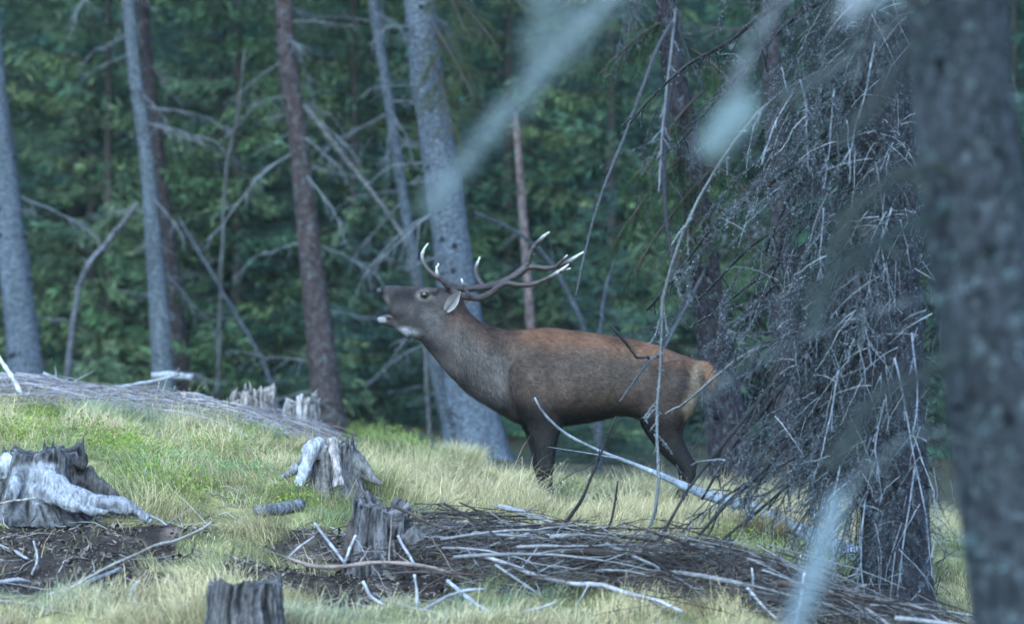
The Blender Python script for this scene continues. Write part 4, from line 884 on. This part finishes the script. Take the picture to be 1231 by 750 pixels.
# ------------------------------------------------------------------ the stag
YS = 29.9
def stag():
    b = np.array([(720 - 615.5) / FP * YS, YS, H((720 - 615.5) / FP * YS, YS)])
    root = empty('red_deer_stag', b)
    YAW = math.radians(9)
    sc = YS / FP
    def Q(px, py, y=0.0):       # local side view -> stag local metres
        return np.array([(px - 720) * sc / math.cos(YAW), y, (ZC + (375 - py) * sc) - b[2]])
    def loft(secs, n=28, sub=5):
        """secs: (top px,py),(bottom px,py), half width, egg (width bias to the top +/bottom -), y offset"""
        A = np.array([[*Q(*s[0]), *Q(*s[1]), s[2], s[3] if len(s) > 3 else 0, s[4] if len(s) > 4 else 0] for s in secs])
        m = (len(A) - 1) * sub + 1; t = np.arange(len(A)); tt = np.linspace(0, len(A) - 1, m)
        q = np.vstack([2 * A[0] - A[1], A, 2 * A[-1] - A[-2]]); i = np.minimum(tt.astype(int), len(A) - 2); u = (tt - i)[:, None]
        p0, p1, p2, p3 = q[i], q[i + 1], q[i + 2], q[i + 3]
        B = .5 * (2 * p1 + (p2 - p0) * u + (2 * p0 - 5 * p1 + 4 * p2 - p3) * u ** 2 + (3 * p1 - p0 - 3 * p2 + p3) * u ** 3)
        a = np.linspace(0, 2 * math.pi, n, endpoint=False)
        cen = (B[:, 0:3] + B[:, 3:6]) / 2; up = (B[:, 0:3] - B[:, 3:6]) / 2
        ca = np.cos(a); sa = np.sin(a); sgn = np.sign(sa) * np.abs(sa) ** .9
        wv = np.clip(B[:, 6], .008, None)[:, None] * sgn[None] * (1 + B[:, 7][:, None] * ca[None])
        v = cen[:, None] + up[:, None] * ca[None, :, None]
        v[..., 1] += wv + B[:, 8][:, None]
        return v.reshape(-1, 3), m, n
    V = []; F = []; nv = 0
    def put(v, m, n):
        nonlocal nv
        i = np.arange(m - 1)[:, None] * n; j = np.arange(n)[None]; k = (j + 1) % n
        f = np.stack([i + j, i + k, i + n + k, i + n + j], -1).reshape(-1, 4).tolist()
        f.append(list(range(n))[::-1]); f.append([(m - 1) * n + q for q in range(n)])
        F.extend([[x + nv for x in g] for g in f]); V.append(v); nv += len(v)
    def chain(cs, n=16):
        """limb: (px, py, y, fore-aft radius px, lateral radius m)"""
        secs = []
        C = [(np.array(c[:2]), c[2], c[3], c[4]) for c in cs]
        for i, (p, y, r, lat) in enumerate(C):
            d = C[min(i + 1, len(C) - 1)][0] - C[max(i - 1, 0)][0]; d = d / np.linalg.norm(d); nrm = np.array([d[1], -d[0]])
            secs.append((tuple(p + nrm * r), tuple(p - nrm * r), lat, 0, y))
        put(*loft(secs, n))
    # trunk and neck
    put(*loft([((851, 443), (842, 470), .03), ((843, 436), (830, 490), .115, .0), ((830, 430), (812, 510), .165, -.05), ((812, 424), (800, 516), .195, -.08), ((785, 413.5), (782, 510), .185, -.1), ((750, 406), (752, 500), .205, -.12),
               ((715, 400.5), (715, 507), .24, -.15), ((680, 396), (680, 512), .235, -.12), ((656, 394), (650, 514), .21, -.1), ((632, 396), (620, 507), .19, -.1), ((610, 396.5), (590, 490), .16, -.1), ((592, 393), (563, 473), .135, -.08),
               ((577, 387), (541, 453), .12, -.06), ((565, 377), (524, 433), .105, -.04), ((556, 364), (511, 418), .09, 0), ((549, 354), (505, 410), .075, 0)]))
    # head with upper jaw
    put(*loft([((556, 360), (534, 396), .06), ((549, 350), (524, 410), .082), ((538, 345.5), (510, 411), .088, .05), ((524, 345.5), (499, 408), .092, .10), ((510, 344), (490, 402.5), .084, .08), ((495, 343.5), (481, 396), .066, .02),
               ((481, 343), (473, 384), .053, -.02), ((470, 342.5), (467, 371), .048, -.05), ((462, 343.5), (461, 361), .044, 0), ((456, 346), (457, 355), .032)], sub=6))
    # lower jaw, open
    put(*loft([((498, 392), (490, 408), .055), ((484, 387), (481, 400), .045), ((474, 382.5), (471, 394.5), .036), ((464, 380.5), (461, 391.5), .032), ((456, 380.2), (455, 389.5), .028), ((452, 382), (452.3, 387), .018)], sub=6))
    # legs: near (y<0) and far
    for (s, dx, dy) in ((-1, 6, 0), (1, -7, 0)):
        yf = s * .115
        chain([(640 + dx, 450, s * .10, 30, .085), (646 + dx, 480, s * .13, 28, .085), (652 + dx, 508, yf, 22, .07), (653 + dx, 530, yf, 15, .052), (654 + dx, 552, yf, 10.5, .042), (654 + dx, 563, yf, 9.5, .04), (655 + dx, 575, yf, 6.5, .027), (657 + dx, 590, yf, 5.8, .024), (658 + dx, 601, yf, 7, .029), (655 + dx, 607, yf, 7, .03), (652 + dx, 611, yf, 8, .034)])
        hx = 2 if s < 0 else -9
        yh = s * .12
        chain([(812 + hx, 450, s * .09, 34, .10), (804 + hx, 480, s * .12, 34, .095), (800 + hx, 505, s * .13, 26, .085), (806 + hx, 527, yh, 17, .062), (817 + hx, 545, yh, 12, .045), (827 + hx, 558, yh, 9.5, .036), (829 + hx, 568, yh, 8, .032), (827 + hx, 582, yh, 6.2, .026), (824 + hx, 596, yh, 6, .025), (822 + hx, 604, yh, 7, .029), (818 + hx, 611, yh, 8, .034)])
        chain([(834 + hx, 552, yh, 5, .02), (831 + hx, 562, yh, 6, .028)], 10)      # point of the hock
    # shoulder mass, haunch mass, brow ridges, tail
    for s in (-1, 1):
        chain([(634, 420, s * .10, 14, .06), (637, 445, s * .150, 22, .085), (643, 475, s * .155, 23, .08), (650, 500, s * .13, 18, .065)])
        chain([(803, 436, s * .10, 18, .07), (808, 460, s * .135, 26, .085), (803, 488, s * .14, 26, .08), (798, 508, s * .12, 18, .06)])
        chain([(528, 349.5, s * .072, 3.5, .02), (516, 348.8, s * .076, 4, .022), (506, 350, s * .064, 3, .02)], 10)
        chain([(541, 350, s * .045, 6, .03), (543, 343, s * .055, 5, .026), (545, 340, s * .06, 4.5, .024)], 10)       # pedicle
    chain([(836, 438, -.01, 5, .03), (847, 441, -.02, 7, .036), (853, 449, -.02, 7, .038), (853, 460, -.02, 6, .034), (850, 470, -.02, 3.5, .02)], 12)
    me = bpy.data.meshes.new('body'); me.from_pydata(np.vstack(V).tolist(), [], F); me.update()
    tmp = bpy.data.objects.new('body', me); COL.objects.link(tmp)
    rm = tmp.modifiers.new('r', 'REMESH'); rm.mode = 'VOXEL'; rm.voxel_size = .0085; rm.use_smooth_shade = True
    sm = tmp.modifiers.new('s', 'SMOOTH'); sm.factor = .5; sm.iterations = 7
    dg = bpy.context.evaluated_depsgraph_get(); body = bpy.data.meshes.new_from_object(tmp.evaluated_get(dg), preserve_all_data_layers=False, depsgraph=dg)
    bpy.data.objects.remove(tmp)
    n = len(body.vertices); co = np.zeros(n * 3, np.float32); body.vertices.foreach_get('co', co); co = co.reshape(-1, 3).astype(float)
    no = np.zeros(n * 3, np.float32); body.vertices.foreach_get('normal', no); no = no.reshape(-1, 3)

    def coat(c):
        px = c[:, 0] / sc * math.cos(YAW) + 720; py = 375 - (c[:, 2] + b[2] - ZC) / sc; y = c[:, 1]
        def lerp(a, bb, t): return a * (1 - t[:, None]) + np.array(bb) * t[:, None]
        def el(cx, cy, rx, ry, k=1.0): return np.exp(-(((px - cx) / rx) ** 2 + ((py - cy) / ry) ** 2) ** k)
        nz = fbm(px * .05 + y * 9, py * .05, 1.0, 5) - .5; nz2 = fbm(px * .2 + y * 30, py * .2, 1.0, 15) - .5
        col = np.tile(np.array([.105, .072, .056]), (len(px), 1))
        # reddish back, grey brown flank, dark belly
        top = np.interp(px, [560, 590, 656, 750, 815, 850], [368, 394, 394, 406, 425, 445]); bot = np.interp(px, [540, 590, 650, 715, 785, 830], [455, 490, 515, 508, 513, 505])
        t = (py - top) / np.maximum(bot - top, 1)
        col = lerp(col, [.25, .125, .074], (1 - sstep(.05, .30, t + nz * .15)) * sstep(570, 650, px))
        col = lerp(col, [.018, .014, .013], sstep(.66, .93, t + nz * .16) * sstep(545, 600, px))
        # shoulder fold shading put into the coat colour, neck grey
        col = lerp(col, [.105, .090, .086], sstep(630, 585, px) * .85 * sstep(.12, .4, t))
        col = lerp(col, [.125, .078, .062], sstep(640, 600, px) * (1 - sstep(.08, .32, t)) * .9)
        col = lerp(col, [.21, .195, .19], el(606, 455, 12, 26) * .55)
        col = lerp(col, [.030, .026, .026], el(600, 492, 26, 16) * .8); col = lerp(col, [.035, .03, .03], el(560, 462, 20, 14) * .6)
        # head
        hd = sstep(546, 530, px + (py - 375) * .35)
        col = lerp(col, [.080, .070, .072], hd)
        col = lerp(col, [.018, .015, .016], el(487, 355, 22, 10, 1.7) * .97)
        col = lerp(col, [.19, .178, .18], el(520, 382, 16, 13, 1.5) * .85)
        col = lerp(col, [.33, .33, .36], el(489, 399, 17, 6, 1.6) * .95)
        col = lerp(col, [.08, .065, .06], el(516, 366, 14, 5) * .6)
        col = lerp(col, [.028, .026, .028], el(513, 413, 9, 10) * .9)
        col = lerp(col, [.34, .31, .29], el(512, 354.5, 10, 6.5, 2) * .85)
        col = lerp(col, [.46, .46, .49], el(456, 383.5, 9, 4.5, 2))
        col = lerp(col, [.26, .235, .235], el(464, 364, 5, 9, 1.5) * .8)
        col = lerp(col, [.015, .014, .015], el(456, 349, 7.5, 6.5, 2))
        col = lerp(col, [.02, .016, .016], el(467, 383, 4, 3, 2))
        # legs and haunch
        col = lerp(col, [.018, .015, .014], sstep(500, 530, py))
        col = lerp(col, [.070, .046, .036], el(808, 470, 14, 38) * .8)
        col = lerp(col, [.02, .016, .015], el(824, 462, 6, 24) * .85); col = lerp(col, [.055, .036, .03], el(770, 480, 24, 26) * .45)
        col = lerp(col, [.32, .24, .165], np.clip(el(838, 452, 8, 20, 2) + el(830, 488, 6.5, 20, 2), 0, 1) * sstep(-.02, -.06, -np.abs(y) * 0 - .08 + 0 * y))
        col = lerp(col, [.27, .155, .09], el(852, 454, 8, 18, 2))
        col = lerp(col, [.22, .14, .10], el(815, 428, 24, 5) * .5)
        return np.clip(col * .56 * (1 + nz[:, None] * 1.05 + nz2[:, None] * .75), .008, .8)
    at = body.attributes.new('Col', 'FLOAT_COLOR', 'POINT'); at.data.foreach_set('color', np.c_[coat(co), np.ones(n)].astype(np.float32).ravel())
    body.materials.clear(); body.materials.append(M_fur); body.polygons.foreach_set('use_smooth', np.ones(len(body.polygons), bool))
    bo = link('body', body, root)
    # coat of hair
    body.calc_loop_triangles(); tri = np.zeros(len(body.loop_triangles) * 3, np.int32); body.loop_triangles.foreach_get('vertices', tri); tri = tri.reshape(-1, 3)
    A, B, C = co[tri[:, 0]], co[tri[:, 1]], co[tri[:, 2]]; ar = np.linalg.norm(np.cross(B - A, C - A), axis=1); N = 95000
    k = rng.choice(len(tri), N, p=ar / ar.sum()); u = rng.random((N, 1)); v = rng.random((N, 1)); fl = (u + v) > 1; u = np.where(fl, 1 - u, u); v = np.where(fl, 1 - v, v)
    p = A[k] * (1 - u - v) + B[k] * u + C[k] * v; nn = no[tri[k]].mean(1); nn /= np.linalg.norm(nn, axis=1)[:, None] + 1e-9
    px = p[:, 0] / sc + 720; py = 375 - (p[:, 2] + b[2] - ZC) / sc
    head = px < 548; neck = (px >= 540) & (px < 625); leg = py > 515; muz = px < 485
    ln = np.where(leg, .012, np.where(muz, .005, np.where(head, .015, np.where(neck, .040, .021)))) * rng.uniform(.5, 1.35, N)
    ln = np.where((px > 828) & (py < 480), .03, ln)
    flow = np.tile(np.array([1., 0, -.45]), (N, 1)); flow[leg] = [0.1, 0, -1]; flow[neck] = [.45, 0, -.9]; flow[muz] = [1, 0, 0]
    flow = flow + rng.normal(0, .28, (N, 3)); flow -= nn * np.sum(flow * nn, 1)[:, None]; flow /= np.linalg.norm(flow, axis=1)[:, None] + 1e-9
    d = flow + nn * rng.uniform(.12, .42, N)[:, None]; d /= np.linalg.norm(d, axis=1)[:, None]
    w = np.cross(d, nn); w /= np.linalg.norm(w, axis=1)[:, None] + 1e-9; w *= np.where(muz | head, .0012, .0015)[:, None]
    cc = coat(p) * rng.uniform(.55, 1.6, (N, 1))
    mid = p + d * ln[:, None] * .55 + nn * (ln * .04)[:, None]; tip = p + d * ln[:, None] - nn * (ln * .06)[:, None]
    vv = np.stack([p - w, p + w, mid + w * .8, mid - w * .8, tip], 1).reshape(-1, 3); bs = np.arange(N)[:, None] * 5
    mb = MB(); mb.add(vv, bs + np.array([[0, 1, 2, 3]]), np.repeat(cc, 5, 0)); mb.f3.append(bs + np.array([[3, 2, 4]]))
    stuff(mb.build('fur', M_strand, bo))
    # eyes
    for s in (-1, 1):
        e = Q(512.5, 354.6, s * .090); mb = MB(); t = np.linspace(-1, 1, 12); r = .020
        mb.tube(np.stack([e + np.array([0, s * r * .55 * q, 0]) for q in t]), r * np.sqrt(np.clip(1 - t ** 2, .0, 1)) + 1e-4, 18, (.008, .006, .005))
        mb.build('eye', M_eye, root)
        lid = MB(); an = np.linspace(0, 2 * math.pi, 22); lp = np.stack([e + np.array([math.cos(q) * .026, s * (.002 - .006 * abs(math.cos(q))), math.sin(q) * .0145 + .003 * math.cos(q)]) for q in an])
        lid.tube(lp, .0036, 6, (.03, .026, .025)); lid.build('eyelid', M_fur, root)
        gl = Q(521, 360, s * .0)
    # nostrils, nose pad, mouth lining
    nb = MB(); t = np.linspace(-1, 1, 10); c0 = Q(457, 349.5)
    nb.tube(np.stack([c0 + np.array([-.004, q * .036, -.002]) for q in t]), .025 * np.sqrt(np.clip(1 - (t * .93) ** 2, 0, 1)), 14, (.022, .02, .022)); nb.build('nose', M_wet, root)
    mb = MB(); mp = [Q(458, 381.5), Q(466, 381), Q(476, 384), Q(486, 388)]; mb.tube(resample(mp, 12), np.interp(np.linspace(0, 1, 12), [0, .3, 1], [.012, .020, .02]), 10, (.035, .018, .018)); mb.build('tongue', M_wet, root)
    # ears
    def ear(base, tip, y0, y1, s, width, cin, cout):
        a = Q(*base, y0); c = Q(*tip, y1); ax = c - a; L = np.linalg.norm(ax); ax /= L
        view = np.array([0, s, 0.]); wv = unit(np.cross(ax, view)); nv = np.cross(wv, ax); mb = MB(); m, kk = 14, 11; v = []; col = []
        for layer in (0, 1):
            for i in range(m):
                t = i / (m - 1); wd = width * (math.sin(math.pi * (t * .86 + .10)) ** .8) * (1 - .25 * t)
                for j in range(kk):
                    q = (j / (kk - 1) - .5) * 2; cup = (1 - q * q) * wd * .40
                    v.append(a + ax * L * t + wv * wd * q + (-nv * cup * (1 if s * nv[1] > 0 else -1)) + (nv * .004 * layer * (-1 if s * nv[1] > 0 else 1)) + nv * .01 * 0)
                    g = abs(q); col.append(np.array(cin) * (1 - .8 * (1 - g) ** 1.3 * (1 - t * .4)) if layer == 0 else np.array(cout))
        f = []
        for layer in (0, 1):
            for i in range(m - 1):
                for j in range(kk - 1):
                    o = layer * m * kk + i * kk + j; f.append([o, o + 1, o + kk + 1, o + kk])
        mb.add(np.array(v), np.array(f), np.array(col)); mb.build('ear', M_fur, root)
    ear((539, 374), (558, 350), -.112, -.165, -1, .042, (.27, .26, .265), (.10, .085, .08))
    ear((540, 372), (560, 354), .11, .165, 1, .042, (.3, .29, .29), (.14, .11, .10))
    # antlers
    def antler(name, parts):
        mb = MB()
        for (pix, ys, w) in parts:
            pts = resample([Q(x, y, q) for (x, y), q in zip(pix, np.interp(np.linspace(0, 1, len(pix)), np.linspace(0, 1, len(ys)), ys))], 26)
            s = np.linspace(0, 1, 26); r = np.interp(s, np.linspace(0, 1, len(w)), [e / 2 * sc for e in w])
            tipw = sstep(.62, 1.0, s)[:, None]
            c = np.array([.036, .028, .027]) * (1 - tipw) + np.array([.55, .54, .50]) * tipw
            if name == 'far beam' or w[-1] > 5: c = np.tile(np.array([.036, .028, .027]), (26, 1))
            mb.tube(pts, r * (1 + .05 * rng.normal(size=26)), 11, c * rng.uniform(.85, 1.15, (26, 1)), jit=.04)
        return mb.build('antler', M_antler, root)
    # far side (dark, upper): beam, crown, brow and trez tines
    antler('far', [([(541, 345), (556, 347), (574, 345.5), (590, 342.5), (605, 335), (618, 326), (627, 316)], [.055, .10, .2, .27, .30], [9, 8.5, 9, 9, 9, 10, 11]),
                   ([(624, 321), (628, 307), (635, 294), (645, 284), (653, 278)], [.30, .29, .26], [9, 7.5, 6.5, 5, 2]),
                   ([(622, 320), (635, 320.5), (648, 322), (663, 319.5), (678, 313), (696, 302)], [.30, .27, .22], [9, 7, 6, 5.5, 4.5, 1.6]),
                   ([(662, 319.5), (670, 312), (676, 306)], [.25, .22], [4.5, 3.5, 1.6]), ([(628, 310), (633, 304)], [.29, .31], [4.5, 1.6]),
                   ([(575, 345), (567, 333), (564.5, 322), (569, 308)], [.2, .23, .25], [7.5, 6, 5, 1.6]),
                   ([(543, 345), (526, 335), (511, 324), (503, 311), (504.5, 300), (510, 291.5)], [.06, .12, .13], [8, 7, 6.5, 5.5, 4.5, 1.4]),
                   ([(524, 334), (520, 326), (522, 316)], [.12, .15], [5.5, 4.5, 1.6])])
    antler('near', [([(545, 349), (556, 355), (570, 357), (585, 358), (597, 353.5), (609, 344.5), (620, 340)], [-.06, -.14, -.22, -.27, -.30], [9, 8.5, 9, 9, 8.5, 8, 7.5]),
                    ([(618, 340.5), (636, 343), (652, 341), (667, 334.5), (681, 326), (691, 318)], [-.30, -.29, -.26], [7.5, 6.5, 6, 5.5, 4.5, 1.6]),
                    ([(677, 328.5), (685, 326), (694, 323)], [-.27, -.29], [4, 3, 1.4]),
                    ([(571, 356.5), (565, 345), (562, 335)], [-.22, -.24], [5.5, 4.5, 1.8]),
                    ([(546, 349), (537, 340), (529.5, 331), (528, 319.5)], [-.06, -.11, -.12], [8, 6.5, 5.5, 1.6])])
    # hooves
    for (x, y, yy) in ((652 + 6, 611, -.115), (652 - 7, 611, .115), (820, 611, -.12), (809, 611, .12)):
        for q in (-.016, .016):
            mb = MB(); c = Q(x, y, yy + q); mb.tube(np.stack([c + [.012, 0, .05], c + [.0, 0, .025], c + [-.02, 0, -.005], c + [-.03, 0, -.02]]), [.014, .02, .022, .012], 9, (.02, .018, .017)); mb.build('hoof', M_horn, root)
    root.rotation_euler = (0, 0, -YAW)
    tag(root, 'red deer stag bellowing with raised head and branched antlers among grass', 'deer')
    return root
stag()

# ------------------------------------------------------------------ thin haze, added to lift the dark tones of the wood
def haze():
    x0, x1, y0, y1, z0, z1 = -164, 164, -34, 204, -2.0, 48
    v = [(x, y, z) for z in (z0, z1) for y in (y0, y1) for x in (x0, x1)]
    f = [(0, 2, 3, 1), (4, 5, 7, 6), (0, 1, 5, 4), (2, 6, 7, 3), (0, 4, 6, 2), (1, 3, 7, 5)]
    me = bpy.data.meshes.new('haze'); me.from_pydata(v, [], f); me.update()
    m = bpy.data.materials.new('added_haze'); m.use_nodes = True; n = m.node_tree.nodes; n.remove(n['Principled BSDF'])
    pv = n.new('ShaderNodeVolumePrincipled'); pv.inputs['Color'].default_value = (.80, .95, 1, 1); pv.inputs['Density'].default_value = .0002
    m.node_tree.links.new(pv.outputs[0], n['Material Output'].inputs['Volume']); me.materials.append(m)
    o = link('haze', me); tag(o, 'thin bluish haze added to lift the dark tones of the wood', 'haze', kind='stuff')
haze()
